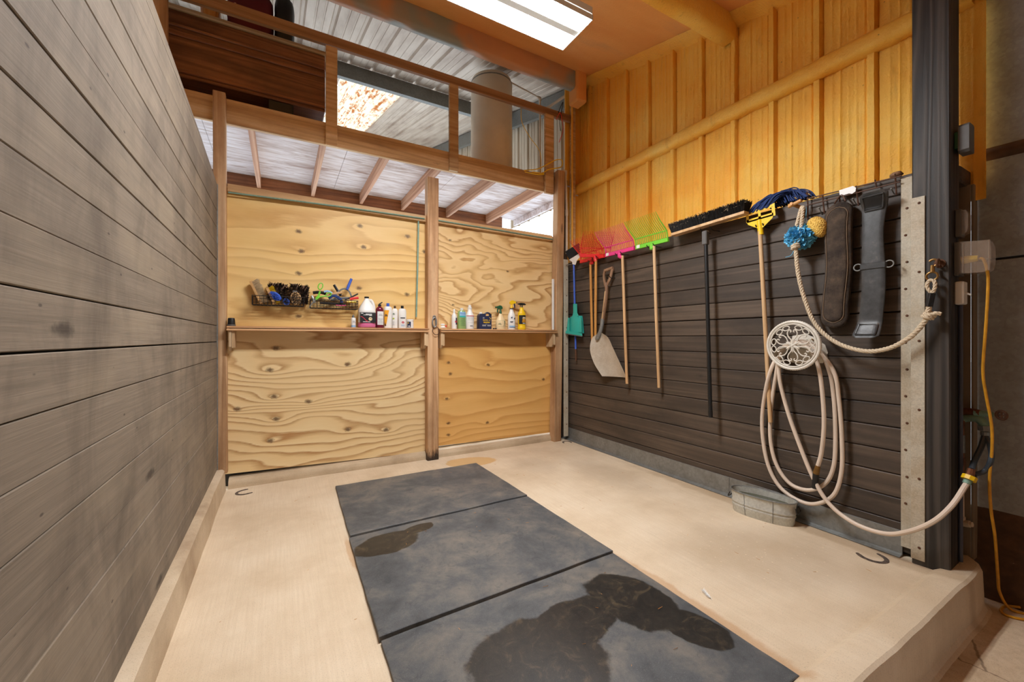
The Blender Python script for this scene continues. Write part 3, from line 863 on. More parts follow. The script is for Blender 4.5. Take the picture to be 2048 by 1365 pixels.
for i in range(7):
    x0 = -2.86 + 0.915 * i
    if i == 4:
        part('roof_sheet', ribbed(x0, x0 + 0.915, 4.0, 6.2, roof), M['roof_sheet'], cl, smooth=20)
        mb = MB()
        mb.grid(lambda u, v: Vector((x0 + 0.917*u, 6.1 + 6.2*v, roof(6.1 + 6.2*v) + 0.012 + 0.014*math.sin(u*2*PI*12))), 97, 12)
        part('skylight_sheet', mb, M['skylight'], cl, label='rust-streaked translucent corrugated sheet glowing with daylight', smooth=60)
        part('roof_sheet', ribbed(x0, x0 + 0.915, 12.2, 12.6, roof), M['roof_sheet'], cl, smooth=20)
    else:
        part('roof_sheet', ribbed(x0, x0 + 0.917, 4.0, 12.6, roof), M['roof_sheet'], cl, smooth=20)
def channel(y, label):
    zb = roof(y) - 0.215
    mb = MB()
    pr = [(y+0.07, zb+0.025), (y+0.07, zb), (y, zb), (y, zb+0.20), (y+0.07, zb+0.20), (y+0.07, zb+0.197), (y+0.003, zb+0.197), (y+0.003, zb+0.003), (y+0.067, zb+0.003), (y+0.067, zb+0.025)]
    mb.prism(pr, lambda a, b, t: Vector((t, a, b)), -2.86, 3.45)
    return solo('roof_purlin', mb, M['steel_gray'], label, 'purlin')
channel(5.95, 'gray steel channel purlin under the bare roof beyond the rail')
mb = MB()
for a in (0,):
    y0, y1 = 4.05, 12.5
    mb.add([(3.33,y0,roof(y0)-0.26),(3.40,y0,roof(y0)-0.26),(3.40,y1,roof(y1)-0.26),(3.33,y1,roof(y1)-0.26),(3.33,y0,roof(y0)-0.02),(3.40,y0,roof(y0)-0.02),(3.40,y1,roof(y1)-0.02),(3.33,y1,roof(y1)-0.02)], [(0,3,2,1),(4,5,6,7),(0,1,5,4),(1,2,6,5),(2,3,7,6),(3,0,4,7)])
solo('steel_rafter', mb, M['steel_gray'], 'sloping gray steel rafter above the cream sheet wall', 'rafter')
# cream sheet wall of the loft
wc = thing('wall_loft', 'cream ribbed metal wall at the side of the loft', None, (3.48, 8, 3.2), kind='structure')
for i in range(9):
    y0 = 4.32 + 0.915 * i
    mb = ribbed(0, 0.917, 0, 1, lambda y: 0)
    mb.v = [Vector((3.46 + p.z, y0 + p.x, ((3.16 if y0 < 5.4 else 4.2) if p.y < 0.5 else roof(y0 + p.x) + 0.05))) for p in mb.v]
    part('wall_sheet', mb, M['cream_sheet'], wc, smooth=20)
mb = MB().box((-2.9, 12.5, 3.3), (3.5, 12.55, 7.0))
struct('wall_loft_end', mb, M['roof_sheet'], 'far end wall of the loft in shadow')
mb = MB().box((-2.95, 3.9, 3.3), (-2.88, 12.5, 7.0))
struct('wall_loft_left', mb, M['trunk'], 'side wall of the loft in shadow')

# unseen aisle walls and side roof added to cut sky fill, one side open
struct('wall_aisle_unseen', MB().box((-6.0, -4.3, -0.19), (3.5, -4.2, 3.2)), M['plank_gray'], 'unseen plank wall across the barn aisle, added to limit sky fill')
struct('wall_aisle_end_unseen', MB().box((-6.1, -4.3, -0.19), (-6.0, 4.2, 4.6)), M['plank_gray'], 'unseen end wall of the neighbouring stall, added to limit sky fill')
struct('ceiling_side_unseen', MB().add([(-6.1,-4.3,roof(-4.3)),(-2.98,-4.3,roof(-4.3)),(-2.98,4.2,roof(4.2)),(-6.1,4.2,roof(4.2))], [(0,1,2,3)]), M['foam_roof'], 'unseen foam-coated roof over the neighbouring stall, added to limit sky fill')
# bare metal panels beyond the post; unseen rear part added to narrow daylight opening
wm = thing('wall_right_bare', 'bare dull galvanised metal wall beyond the dark post', None, (3.47, -0.5, 0.3), kind='structure')
for k, (za, zb) in enumerate(((0.30, 1.705), (1.718, 2.29), (2.33, 4.3))):
    part('metal_panel', MB().cbox((3.46, -2.7, za), (3.475, 0.705, zb), 0.003), M['galv_dark'], wm)
mb = MB()
mb.grid(lambda u, v: Vector((3.47 - 0.05*math.sin(v*PI)*(0.6+0.5*abs(nz(u*9, 2))), -2.7 + 3.4*u, 2.26 + 0.09*v + 0.02*nz(u*7, 5))), 40, 8)
part('dirt_ledge', mb, M['dirt'], wm, smooth=60)
mb = MB()
mb.grid(lambda u, v: Vector((3.44 + 0.02*v + 0.012*nz(u*12, v*5), -2.7 + 3.46*u, -0.19 + 0.50*v + (0.03*nz(u*6, 1) if v > 0.9 else 0))), 50, 14)
part('earth_foot', mb, M['dirt'], wm, smooth=60)
part('backing', MB().box((3.476, -2.7, -0.19), (3.49, 0.705, 4.3)), M['black'], wm)  # black sheet added to stop sky showing through the panel seams
mb = MB().cbox((3.39, 0.700, 0.02), (3.455, 0.712, 2.14), 0.002).cbox((3.385, 0.712, 0.02), (3.392, 0.79, 2.14), 0.001)
solo('steel_column', mb, M['steel_beige'], 'beige steel column between the dark post and the bare metal wall', 'column')
mb = MB().cbox((3.25, 0.72, 2.135), (3.455, 0.90, 2.225), 0.008)
solo('cap_timber', mb, M['plank_dark'], 'short dark timber end on top of the wall behind the post', 'timber')
mb = MB().box((3.26, 0.88, 0.0), (3.30, 0.90, 2.13))
mb.box((3.25, 0.79, 0.0), (3.45, 0.80, 2.13))
solo('dark_backing_board', mb, M['black'], 'dark board closing the gap behind the pipes', 'board')

# ================================================================== LOFT FRAMING
def board(name, lo, hi, mat, label, cat='board', c=0.004):
    return solo(name, MB().cbox(lo, hi, c), mat, label, cat)
board('loft_beam', (-0.95, 4.168, 3.085), (3.06, 4.206, 3.295), M['beam'], 'long pine beam above the plywood wall carrying the loft', 'beam')
# rail and uprights
mb = MB()
mb.add([(-1.2,4.150,4.005),(3.24,4.150,4.045),(3.24,4.188,4.045),(-1.2,4.188,4.005),(-1.2,4.150,4.105),(3.24,4.150,4.130),(3.24,4.188,4.130),(-1.2,4.188,4.105)], [(0,3,2,1),(4,5,6,7),(0,1,5,4),(1,2,6,5),(2,3,7,6),(3,0,4,7)])
solo('loft_rail', mb, M['rail'], 'brown guard rail running along the loft edge', 'rail')
for x0, x1, z0, z1, lab in ((0.362, 0.461, 3.07, 4.00, 'upright board by the dark brown chest, holding the loft rail'), (1.578, 1.680, 3.085, 4.02, 'upright board between skylight and tank, holding the loft rail'), (2.824, 2.948, 3.06, 4.04, 'upright board in the loft corner, holding the rail')):
    board('rail_upright', (x0, 4.128, z0), (x1, 4.166, z1), M['beam'], lab, 'upright')
board('rail_upright', (-0.90, 4.11, 2.6), (-0.775, 4.148, 4.6), M['post'], 'orange-lit upright rising behind the gray plank wall', 'upright')
board('corner_stud', (3.245, 4.14, 2.25), (3.30, 4.20, 4.35), M['beam'], 'slim stud in the corner between loft and orange wall', 'stud')
# deck sheets and rafters
dk = thing('loft_deck', 'whitewashed plywood loft floor seen from beneath', 'deck', (1.3, 5.0, 3.24))
for i, (xa, xb) in enumerate(((-2.2, -0.62), (-0.617, 0.60), (0.603, 1.82), (1.823, 3.40))):
    part('plywood_sheet', MB().cbox((xa, 4.21, 3.232), (xb, 5.86, 3.25), 0.001), M['deck'], dk)
for i, px in enumerate((501, 648, 775, 880, 990, 1085)):
    x = onY(4.22, px, 300).x
    labs = ['rafter under the loft deck nearest the gray plank wall', 'second rafter from the gray plank wall under the loft deck', 'third rafter from the gray plank wall under the loft deck', 'rafter under the loft deck behind the middle post', 'rafter under the loft deck next to the bright opening', 'last rafter under the loft deck, in the corner by the opening']
    board('rafter', (x - 0.02, 4.207, 3.092), (x + 0.02, 5.80, 3.231), M['rafter'], labs[i], 'rafter')
board('fascia_board', (-2.2, 5.80, 3.04), (3.12, 5.84, 3.231), M['trunk'], 'dark board closing the far ends of the loft rafters')
board('edge_rafter', (3.36, 4.21, 3.14), (3.40, 5.86, 3.231), M['deck'], 'pale edge board above the bright opening', 'board')

# loft contents
t = thing('wooden_chest', 'dark brown banded wooden chest behind the loft rail', 'chest', (-0.4, 4.6, 3.26))
part('body', MB().cbox((-1.5, 4.34, 3.475), (0.375, 4.95, 4.02), 0.008), M['trunk'], t)
for z0, z1 in ((3.50, 3.53), (3.80, 3.845), (3.875, 3.90)):
    part('band', MB().cbox((-1.5, 4.322, z0), (0.375, 4.342, z1), 0.006), M['trunk'], t)
part('lid', MB().cbox((-1.52, 4.318, 4.02), (0.385, 4.97, 4.055), 0.008), M['beam'], t)
for x in (-1.3, -0.1):
    part('skid', MB().cbox((x, 4.36, 3.25), (x + 0.2, 4.9, 3.475), 0.004), M['black'], t)
solo('dark_gap_filler', MB().cbox((-1.5, 5.02, 3.26), (0.33, 5.5, 3.70), 0.05), M['black'], 'black block added to darken the gap under the chest', 'filler')  # black box added so the gap under the chest shows dark
def sack(name, c, s, mat, label, cat='sack'):
    mb = MB()
    def f(d): 
        k = (abs(d.x)**4 + abs(d.y)**4 + abs(d.z)**4) ** -0.25
        return k * (1 + 0.06 * nz(d.x*3, d.y*3, d.z*3 + c[0]))
    mb.ball(c, 1.0, 28, 18, s, f)
    return solo(name, mb, mat, label, cat, smooth=60)
sack('feed_sack', (-0.25, 4.62, 4.325), (0.185, 0.15, 0.255), M['red_sack'], 'dark red sack with pale marks on top of the chest')
sack('black_bag', (0.03, 4.60, 4.33), (0.085, 0.14, 0.26), M['black'], 'black bag beside the red sack on top of the chest', 'bag')
sack('paper_sack', (-0.56, 4.62, 4.29), (0.070, 0.13, 0.22), M['handle_amber'], 'yellow paper sack partly hidden beside the red sack')

t = thing('water_tank', 'tall dusty beige cylindrical water heater in the loft', 'water heater', (2.38, 4.72, 3.25))
part('shell', MB().lathe([(0.0001,3.25),(0.262,3.25),(0.268,3.27),(0.268,4.56),(0.262,4.575)], (2.38, 4.72, 0), 40), M['tank'], t)
part('cap', MB().lathe([(0.262,4.575),(0.255,4.60),(0.18,4.635),(0.0001,4.65)], (2.38, 4.72, 0), 40), M['tank'], t)
part('seam_band', MB().lathe([(0.2685,4.545),(0.2705,4.548),(0.2705,4.557),(0.2685,4.56)], (2.38, 4.72, 0), 40), M['steel_gray'], t)
def pipe(name, pts, r, mat, label, fit=None, cat='pipe'):
    t = thing(name, label, cat, min((Vector(p) for p in pts), key=lambda p: p.z))
    part('tube', MB().tube(pts, r, 10), mat, t)
    for i, p in enumerate(pts[1:-1]):
        mb = MB().ball(p, r * 1.45, 10, 8)
        a = (Vector(pts[i]) - Vector(p)).normalized(); b = (Vector(pts[i+2]) - Vector(p)).normalized()
        mb.tube([Vector(p), Vector(p) + a * r * 2.6], r * 1.35, 10).tube([Vector(p), Vector(p) + b * r * 2.6], r * 1.35, 10)
        part('elbow', mb, fit or mat, t)
    return t
pipe('plastic_pipe', [(2.40, 4.72, 4.64), (2.47, 4.70, 4.70), (3.12, 4.70, 4.60), (3.12, 4.70, 3.26)], 0.014, M['pvc'], 'white pipe bending from the tank top down to the deck')
pipe('plastic_pipe', [(3.12, 4.66, 4.36), (3.18, 4.66, 4.44), (3.32, 4.30, 4.52)], 0.018, M['pvc'], 'slanting white pipe beside the bracket in the loft corner')
pipe('plastic_pipe', [(3.05, 4.10, 3.36), (3.105, 4.10, 3.365), (3.125, 4.10, 2.85), (3.125, 4.10, 2.33)], 0.015, M['pvc'], 'thin white pipe standing in the corner beside the pine post')
pipe('plastic_pipe', [(3.225, 4.12, 2.24), (3.225, 4.12, 4.30)], 0.012, M['foam'], 'thin orange-sprayed pipe running up the room corner')
def wire(name, pts, r, mat, label, cat='wire', k=8):
    return solo(name, MB().tube(spline(pts, k), r, 6), mat, label, cat)
yl = lambda x, y, Y=4.10: onY(Y, x, y)
wire('yellow_wire', [yl(1042,214,4.196), yl(1044,245,4.21), yl(1060,275,4.22), yl(1080,305,4.22), yl(1082,345,4.22)], 0.004, M['yellow_pl'], 'thin yellow wire hanging from the loft rail')
wire('yellow_wire', [yl(1048,341,4.12), yl(1075,338,4.12), yl(1098,327,4.08), yl(1112,320,4.08), yl(1124,321,4.08), yl(1122,334,4.08), yl(1098,339,4.10), yl(1085,346,4.12), yl(1070,345,4.12)], 0.006, M['yellow_pl'], 'coil of yellow cable lying on the loft beam')
wire('yellow_wire', [yl(1050,344,4.10), yl(1075,349,4.12), yl(1088,348,4.12), yl(1064,344,4.11)], 0.006, M['yellow_pl'], 'short yellow cable end lying on the loft beam')
wire('red_wire', [yl(1112,240,4.12), yl(1120,226,4.10), yl(1124,240,4.12), yl(1126,262,4.12), yl(1118,285,4.14)], 0.004, M['red_pl'], 'red wire dangling from the rail end')
wire('black_wire', [yl(1117,225,4.14), yl(1122,212,4.12), yl(1126,206,4.12), yl(1120,240,4.12), yl(1121,262,4.13)], 0.005, M['black'], 'black wire dangling from the rail end')

# ================================================================== LAMP
t = thing('shop_light', 'lit twin-strip white shop light hanging under the ceiling', 'ceiling light', (1.09, 2.118, 3.27))
X0, X1 = 0.48, 1.702
Y0, Y1, ZL = 1.962, 2.276, 3.268
part('housing', MB().cbox((X0, Y0, ZL + 0.033), (X1, Y1, ZL + 0.085), 0.006), M['lamp_body'], t)
for x in (X0, X1 - 0.005):
    part('end_plate', MB().cbox((x, Y0, ZL), (x + 0.005, Y1, ZL + 0.033), 0.001), M['lamp_body'], t)
for y0 in (Y0, Y1 - 0.005):
    part('side_lip', MB().cbox((X0, y0, ZL), (X1, y0 + 0.005, ZL + 0.033), 0.001), M['lamp_body'], t)
part('center_channel', MB().prism([(2.086, ZL + 0.033), (2.096, ZL + 0.010), (2.142, ZL + 0.010), (2.152, ZL + 0.033)], lambda a, b, q: Vector((q, a, b)), X0 + 0.006, X1 - 0.006), M['lamp_body'], t)
for y0, y1 in ((1.970, 2.083), (2.155, 2.268)):
    pr = [(y0, ZL + 0.032), (y0 + 0.01, ZL + 0.012), (y0 + 0.03, ZL + 0.006), (y1 - 0.03, ZL + 0.006), (y1 - 0.01, ZL + 0.012), (y1, ZL + 0.032)]
    part('diffuser', MB().prism(pr, lambda a, b, q: Vector((q, a, b)), X0 + 0.008, X1 - 0.008), M['lamp'], t, label='glowing white diffuser strip')
for x in (X0 + 0.12, X1 - 0.12):
    part('hanging_wire', MB().tube([(x, 2.118, ZL + 0.085), (x, 2.118, roof(2.118))], 0.002, 6), M['wire_dark'], t)

# ================================================================== SHELVES
def shelf(x0, x1, label, brackets):
    t = thing('wall_shelf', label, 'shelf', ((x0 + x1) / 2, 4.1, 1.31))
    part('top_board', MB().cbox((x0, 4.018, 1.3545), (x1, YB, 1.3705), 0.0015), M['ply_edge'], t)
    part('bottom_board', MB().cbox((x0, 4.014, 1.333), (x1, YB, 1.349), 0.0015), M['ply_edge'], t)
    for xb in brackets:
        for k, dx in enumerate((0.0, 0.021)):
            tri = [(YB - 0.002, 1.333), (4.03, 1.333), (4.03, 1.20 - 0.0), (4.055, 1.165), (YB - 0.002, 1.165)] if k == 0 else [(YB - 0.002, 1.333), (4.036, 1.333), (4.036, 1.19), (YB - 0.002, 1.19)]
            part('bracket', MB().prism(tri, lambda a, b, q: Vector((q, a, b)), xb + dx, xb + dx + 0.019), M['bracket'], t)
    return t
shelf(-0.386, 1.316, 'long plywood shelf holding the pink jug and white bottles', (-0.372, 1.268))
shelf(1.440, 2.925, 'shorter plywood shelf holding the spray bottles', (1.446, 2.862))

# green rod, hanging rod, white batten
mb = MB().tube([(-0.385, 4.128, 2.492), (0.5, 4.128, 2.512), (1.30, 4.128, 2.517)], 0.0075, 8)
solo('green_rod', mb, M['verdigris'], 'long pale green metal rod across the wider plywood bay', 'rod')
mb = MB().tube([(1.44, 4.128, 2.520), (2.2, 4.128, 2.512), (2.93, 4.128, 2.497)], 0.0075, 8)
solo('green_rod', mb, M['verdigris'], 'pale green metal rod across the narrower plywood bay', 'rod')
mb = MB().tube([(1.243, 4.150, 2.500), (1.234, 4.152, 2.0), (1.222, 4.160, 1.490)], 0.0085, 8, flat=0.5)
solo('hanging_rod', mb, M['verdigris'], 'pale green rod hanging down the plywood beside the middle post', 'rod')
mb = MB().cbox((2.862, 4.035, 1.372), (2.888, 4.055, 1.990), 0.003)
solo('white_batten', mb, M['white_pl'], 'white plastic batten standing on the shelf against the corner post', 'batten')

# ================================================================== BOTTLES ON THE SHELVES
ZS = 1.3708
def patch(cx, cy, rx, ry, z0, z1, a0, a1, off=0.0012, n=10):
    """a curved label stuck on an elliptical bottle; angle 0 faces the room"""
    return MB().shell(lambda u, v: Vector((cx + (rx + off) * math.sin(a0 + (a1-a0)*u), cy - (ry + off) * math.cos(a0 + (a1-a0)*u), z0 + (z1-z0)*v)), n, 2, 0.0006, (0, -1, 0))
def text_mesh(s, size):
    cu = bpy.data.curves.new('text', 'FONT'); cu.body = s; cu.size = size; cu.align_x = 'CENTER'; cu.align_y = 'CENTER'
    o = bpy.data.objects.new('text', cu); col.objects.link(o)
    dg = bpy.context.evaluated_depsgraph_get(); dg.update()
    me = o.evaluated_get(dg).to_mesh()
    vs_ = [v.co.copy() for v in me.vertices]; fs = [tuple(p.vertices) for p in me.polygons]
    o.evaluated_get(dg).to_mesh_clear(); bpy.data.objects.remove(o); bpy.data.curves.remove(cu)
    return vs_, fs
def text_on(s, size, cx, cy, rx, ry, zc, ac=0.0, off=0.0028):
    vs_, fs = text_mesh(s, size)
    mb = MB()
    return mb.add([Vector((cx + (rx + off) * math.sin(ac + p.x / max(rx, ry)), cy - (ry + off) * math.cos(ac + p.x / max(rx, ry)), zc + p.y)) for p in vs_], fs)
def body(prof): return [(max(r, 1e-4), z + ZS) for r, z in prof]
def bottle(name, label, cat, x, w, prof, mat, dep=0.8, y=4.088, cap=None, capmat=None, power=2.0):
    t = thing(name, label, cat, (x, y, ZS))
    r = w / 2
    b = part('bottle', MB().lathe(body([(a * r, z) for a, z in prof]), (x, y, 0), 24, 1, dep, power=power), mat, t)
    if cap:
        part('cap', MB().lathe(body(cap), (x, y, 0), 18), capmat, t)
    return t, r
def prt(t, parent_mb, mat, name='print'): return part(name, parent_mb, mat, t, smooth=0)
def lines(t, x, y, rx, ry, zs, a0, a1, mat, h=0.004):
    mb = MB()
    for i, z in enumerate(zs):
        sh = 0.12 * (i % 3)
        q = patch(x, y, rx, ry, ZS + z, ZS + z + h, a0 + sh*0.5, a1 - sh, 0.0022, 6)
        mb.add(q.v, q.f)
    prt(t, mb, mat)
# black rubber cup
t = thing('rubber_cup', 'small black rubber cup at the far end of the long shelf', 'cup', (-0.358, 4.08, ZS))
part('cup', MB().lathe(body([(0.028,0),(0.029,0.004),(0.0255,0.05),(0.023,0.066),(0.016,0.068),(0,0.069)]), (-0.358, 4.08, 0), 20), M['black'], t)
part('rim', MB().lathe(body([(0.029,0.0),(0.031,0.003),(0.031,0.010),(0.0288,0.013)]), (-0.358, 4.08, 0), 20), M['gray_pl'], t)
# small dropper bottle
x = 0.596
t, r = bottle('dropper_bottle', 'small white bottle with pointed dark cap beside the big jug', 'bottle', x, 0.042, [(0,0),(0.95,0),(1,0.004),(1,0.085),(0.9,0.092),(0.45,0.095)], M['white_pl'], 1.0, cap=[(0.012,0.093),(0.012,0.108),(0.005,0.118),(0.003,0.126),(0,0.127)], capmat=M['gray_pl'])
prt(t, patch(x, 4.088, r, r, ZS+0.004, ZS+0.022, -1.2, 1.2), M['print_lightblue'], 'label_band')
lines(t, x, 4.088, r, r, (0.05, 0.06), -0.4, 0.7, M['print_gray'], 0.003)
# gallon jug
x, y = 0.716, 4.085
t = thing('gallon_jug', 'big translucent white jug with pink liquid and black label', 'jug', (x, y, ZS))
part('liquid_base', MB().lathe(body([(0,0),(0.070,0),(0.078,0.006),(0.080,0.018),(0.080,0.032),(0.0765,0.036),(0.0765,0.05)]), (x,y,0), 32, 1, 0.85, power=3.2), M['pink_liq'], t)
jb = part('bottle', MB().lathe(body([(0.0765,0.05),(0.0765,0.140),(0.079,0.146),(0.079,0.158),(0.074,0.175),(0.058,0.210),(0.040,0.240),(0.026,0.262),(0.020,0.272),(0.019,0.286)]), (x,y,0), 32, 1, 0.85, power=2.8), M['white_pl'], t)
part('cap', MB().lathe(body([(0.021,0.284),(0.0215,0.286),(0.0215,0.296),(0.019,0.299),(0,0.299)]), (x,y,0), 20), M['black'], t)
hp = spline([(x+0.018,y-0.01,ZS+0.262),(x+0.040,y-0.012,ZS+0.262),(x+0.057,y-0.014,ZS+0.232),(x+0.066,y-0.014,ZS+0.192),(x+0.064,y-0.012,ZS+0.165)], 6)
part('handle', MB().tube(hp, [0.013]*len(hp), 10), M['white_pl'], t)
lb = MB().box((x-0.071, y-0.0685, ZS+0.047), (x+0.071, y-0.0655, ZS+0.143))
part('label', lb, M['black'], t, smooth=0)
yq = y - 0.0692
flat = lambda a, b, q: Vector((a, q, b))
mb = MB()
for (a, b, w_, h_) in ((-0.063,0.131,0.020,0.006),(-0.02,0.125,0.056,0.006),(-0.04,0.117,0.076,0.0045),(0.012,0.112,0.024,0.004),(-0.045,0.053,0.066,0.0045)):
    mb.box((x+a, yq-0.0004, ZS+b), (x+a+w_, yq+0.0006, ZS+b+h_))
part('print', mb, M['print_white'], t, smooth=0)
def ribbon(pts, w_):
    P = [Vector(p) for p in spline([(a, 0, b) for a, b in pts], 5)]
    m_ = MB()
    for i in range(len(P) - 1):
        ww = w_ * (0.35 + 0.65 * i / len(P))
        m_.add([(x+P[i].x, yq-0.0005, ZS+P[i].z-ww), (x+P[i+1].x, yq-0.0005, ZS+P[i+1].z-ww), (x+P[i+1].x, yq-0.0005, ZS+P[i+1].z+ww), (x+P[i].x, yq-0.0005, ZS+P[i].z+ww)], [(0,1,2,3)])
    return m_
mb = ribbon([(-0.066,0.103),(-0.05,0.100),(-0.03,0.082),(-0.012,0.063),(0.002,0.060)], 0.006)
part('print', mb, M['print_red'], t, smooth=0, recalc=False)
mb = MB().prism([(0.0165*math.cos(q*PI/9)+0.022, 0.0165*math.sin(q*PI/9)+0.083) for q in range(18)], lambda a, b, q: Vector((x+a, q, ZS+b)), yq-0.0005, yq+0.0005)
part('print', mb, M['cream_pl'], t, smooth=0)
mb = ribbon([(0.010,0.080),(0.02,0.088),(0.03,0.086),(0.034,0.076)], 0.004)
mb.v = [p + Vector((0, -0.0006, 0)) for p in mb.v]
part('print', mb, M['print_dark'], t, smooth=0, recalc=False)
# red bottle with pump top
x = 0.838
t, r = bottle('red_shampoo_bottle', 'clear bottle of dark red liquid with black flip top', 'bottle', x, 0.074, [(0,0),(0.94,0),(1,0.006),(1,0.170),(0.95,0.185),(0.75,0.198),(0.38,0.208),(0.36,0.216)], M['red_liq'], 0.85, cap=[(0.015,0.212),(0.015,0.228),(0.010,0.232),(0,0.233)], capmat=M['black'])
part('flip_lid', MB().cbox((-0.018,-0.012,-0.004),(0.018,0.012,0.006),0.002, M=Matrix.Translation((x+0.010,4.088,ZS+0.241)) @ Matrix.Rotation(-0.6,4,'Y')), M['black'], t)
prt(t, patch(x, 4.088, r, r*0.85, ZS+0.030, ZS+0.160, -0.75, 1.05), M['print_white'], 'label')
lines(t, x, 4.088, r, r*0.85, (0.045, 0.058, 0.072, 0.084, 0.118, 0.130), -0.45, 0.75, M['print_gray'], 0.004)
# white bottle, blue cap, orange label
x = 0.917
t, r = bottle('blue_capped_bottle', 'white bottle with blue cap and slanted orange label', 'bottle', x, 0.078, [(0,0),(0.95,0),(1,0.005),(1,0.192),(0.92,0.204),(0.6,0.212),(0.45,0.214)], M['white_pl'], 0.62, cap=[(0.015,0.213),(0.0155,0.215),(0.0145,0.244),(0,0.245)], capmat=M['blue_pl'])
mb = MB()
q = MB().shell(lambda u, v: Vector((x + (r+0.0012)*math.sin(-1.15 + (0.55 + v*0.75)*u*1.0), 4.088 - (r*0.62+0.0012)*math.cos(-1.15 + (0.55 + v*0.75)*u), ZS+0.02+0.155*v)), 8, 8, 0.0006, (0,-1,0))
prt(t, q, M['orange_pl'], 'label')
lines(t, x, 4.088, r, r*0.62, (0.115, 0.122, 0.129), -0.95, -0.15, M['print_dark'], 0.005)
lines(t, x, 4.088, r, r*0.62, (0.022, 0.034, 0.046), -1.05, -0.55, M['print_dark'], 0.009)
# narrow white bottle
x = 0.985
t, r = bottle('narrow_white_bottle', 'narrow white bottle with brown cap and lime print', 'bottle', x, 0.056, [(0,0),(0.95,0),(1,0.004),(1,0.165),(0.93,0.180),(0.7,0.190),(0.4,0.196)], M['white_pl'], 0.75, cap=[(0.0095,0.195),(0.0105,0.197),(0.0105,0.218),(0.009,0.222),(0,0.223)], capmat=M['bristle_brown'])
lines(t, x, 4.088, r, r*0.75, (0.088,), -0.95, -0.35, M['print_lime'], 0.014)
lines(t, x, 4.088, r, r*0.75, (0.135, 0.143), -0.95, -0.2, M['print_green'], 0.004)
lines(t, x, 4.088, r, r*0.75, (0.03, 0.04, 0.05, 0.06), -0.95, -0.3, M['print_gray'], 0.003)
# white bottle with black cap
x = 1.058
t, r = bottle('black_capped_bottle', 'white shampoo bottle with black cap and small red emblem', 'bottle', x, 0.080, [(0,0),(0.96,0),(1,0.005),(1,0.165),(0.95,0.180),(0.78,0.192),(0.4,0.198)], M['white_pl'], 0.72, cap=[(0.0135,0.197),(0.0145,0.199),(0.0140,0.225),(0,0.226)], capmat=M['black'])
lines(t, x, 4.088, r, r*0.72, (0.098,), -0.6, 0.55, M['print_dark'], 0.009)
lines(t, x, 4.088, r, r*0.72, (0.02, 0.03), -0.5, 0.5, M['print_lightblue'], 0.004)
mb = MB()
for k in range(6):
    a = k * PI / 3
    mb.ball((x + 0.009*math.cos(a), 4.088 - r*0.72 - 0.0005, ZS + 0.058 + 0.007*math.sin(a)), 0.005, 8, 6, (1, 0.2, 1))
prt(t, mb, M['print_red'], 'emblem')
# small round tub
x = 1.137
t, r = bottle('small_tub', 'small white tub with navy label at the end of the bottle row', 'tub', x, 0.068, [(0,0),(0.95,0),(1.05,0.004),(0.98,0.076)], M['white_pl'], 1.0, cap=[(0.033,0.074),(0.0365,0.076),(0.0365,0.088),(0.033,0.0905),(0,0.091)], capmat=M['white_pl'])
prt(t, patch(x, 4.088, r*1.02, r*1.02, ZS+0.008, ZS+0.066, -1.1, -0.05), M['navy'], 'label')
lines(t, x, 4.088, r*1.02, r*1.02, (0.048, 0.056), -0.95, -0.55, M['yellow_pl'], 0.005)
lines(t, x, 4.088, r*1.02, r*1.02, (0.014, 0.022), -0.8, -0.2, M['print_white'], 0.005)
# ---- shorter shelf
t = thing('white_clip', 'small white plastic clip lying by the middle post', 'clip', (1.487, 4.075, ZS))
part('jaw', MB().ball((1.484, 4.075, ZS+0.015), 0.016, 14, 8, (1.9, 1.0, 0.9)), M['white_pl'], t)
part('jaw', MB().ball((1.480, 4.075, ZS+0.042), 0.014, 14, 8, (1.8, 1.0, 0.8)), M['white_pl'], t)
part('spring', MB().ball((1.512, 4.066, ZS+0.028), 0.010, 10, 8), M['red_pl'], t)
x = 1.613
t, r = bottle('white_nozzle_bottle', 'slim white bottle with tapered white cap and navy label', 'bottle', x, 0.058, [(0,0),(0.96,0),(1,0.004),(1,0.128),(0.9,0.142),(0.46,0.166),(0.42,0.172)], M['white_pl'], 0.9, cap=[(0.0125,0.170),(0.012,0.186),(0.0105,0.205),(0.008,0.212),(0,0.213)], capmat=M['white_pl'])
prt(t, patch(x, 4.088, r, r*0.9, ZS+0.045, ZS+0.118, 0.25, 1.2), M['navy'], 'label')
lines(t, x, 4.088, r, r*0.9, (0.068, 0.078), -0.1, 1.0, M['print_red'], 0.008)
x = 1.700
t, r = bottle('green_liniment_bottle', 'clear bottle of green liquid with white cap', 'bottle', x, 0.092, [(0,0),(0.95,0),(1,0.005),(1,0.165),(0.96,0.182),(0.8,0.195),(0.36,0.203)], M['green_liq'], 0.7, cap=[(0.0165,0.201),(0.0175,0.203),(0.0170,0.226),(0,0.227)], capmat=M['white_pl'])
prt(t, patch(x, 4.088, r, r*0.7, ZS+0.140, ZS+0.184, -0.8, 0.95), M['print_lightblue'], 'label')
prt(t, patch(x, 4.088, r, r*0.7, ZS+0.124, ZS+0.140, -0.8, 0.95), M['teal'], 'label')
prt(t, text_on('Vetrolin', 0.020, x, 4.088, r, r*0.7, ZS+0.165), M['print_blue'])
lines(t, x, 4.088, r, r*0.7, (0.036, 0.052, 0.066, 0.080, 0.095, 0.108), -0.55, 0.7, M['print_green'], 0.0025)
x = 1.794
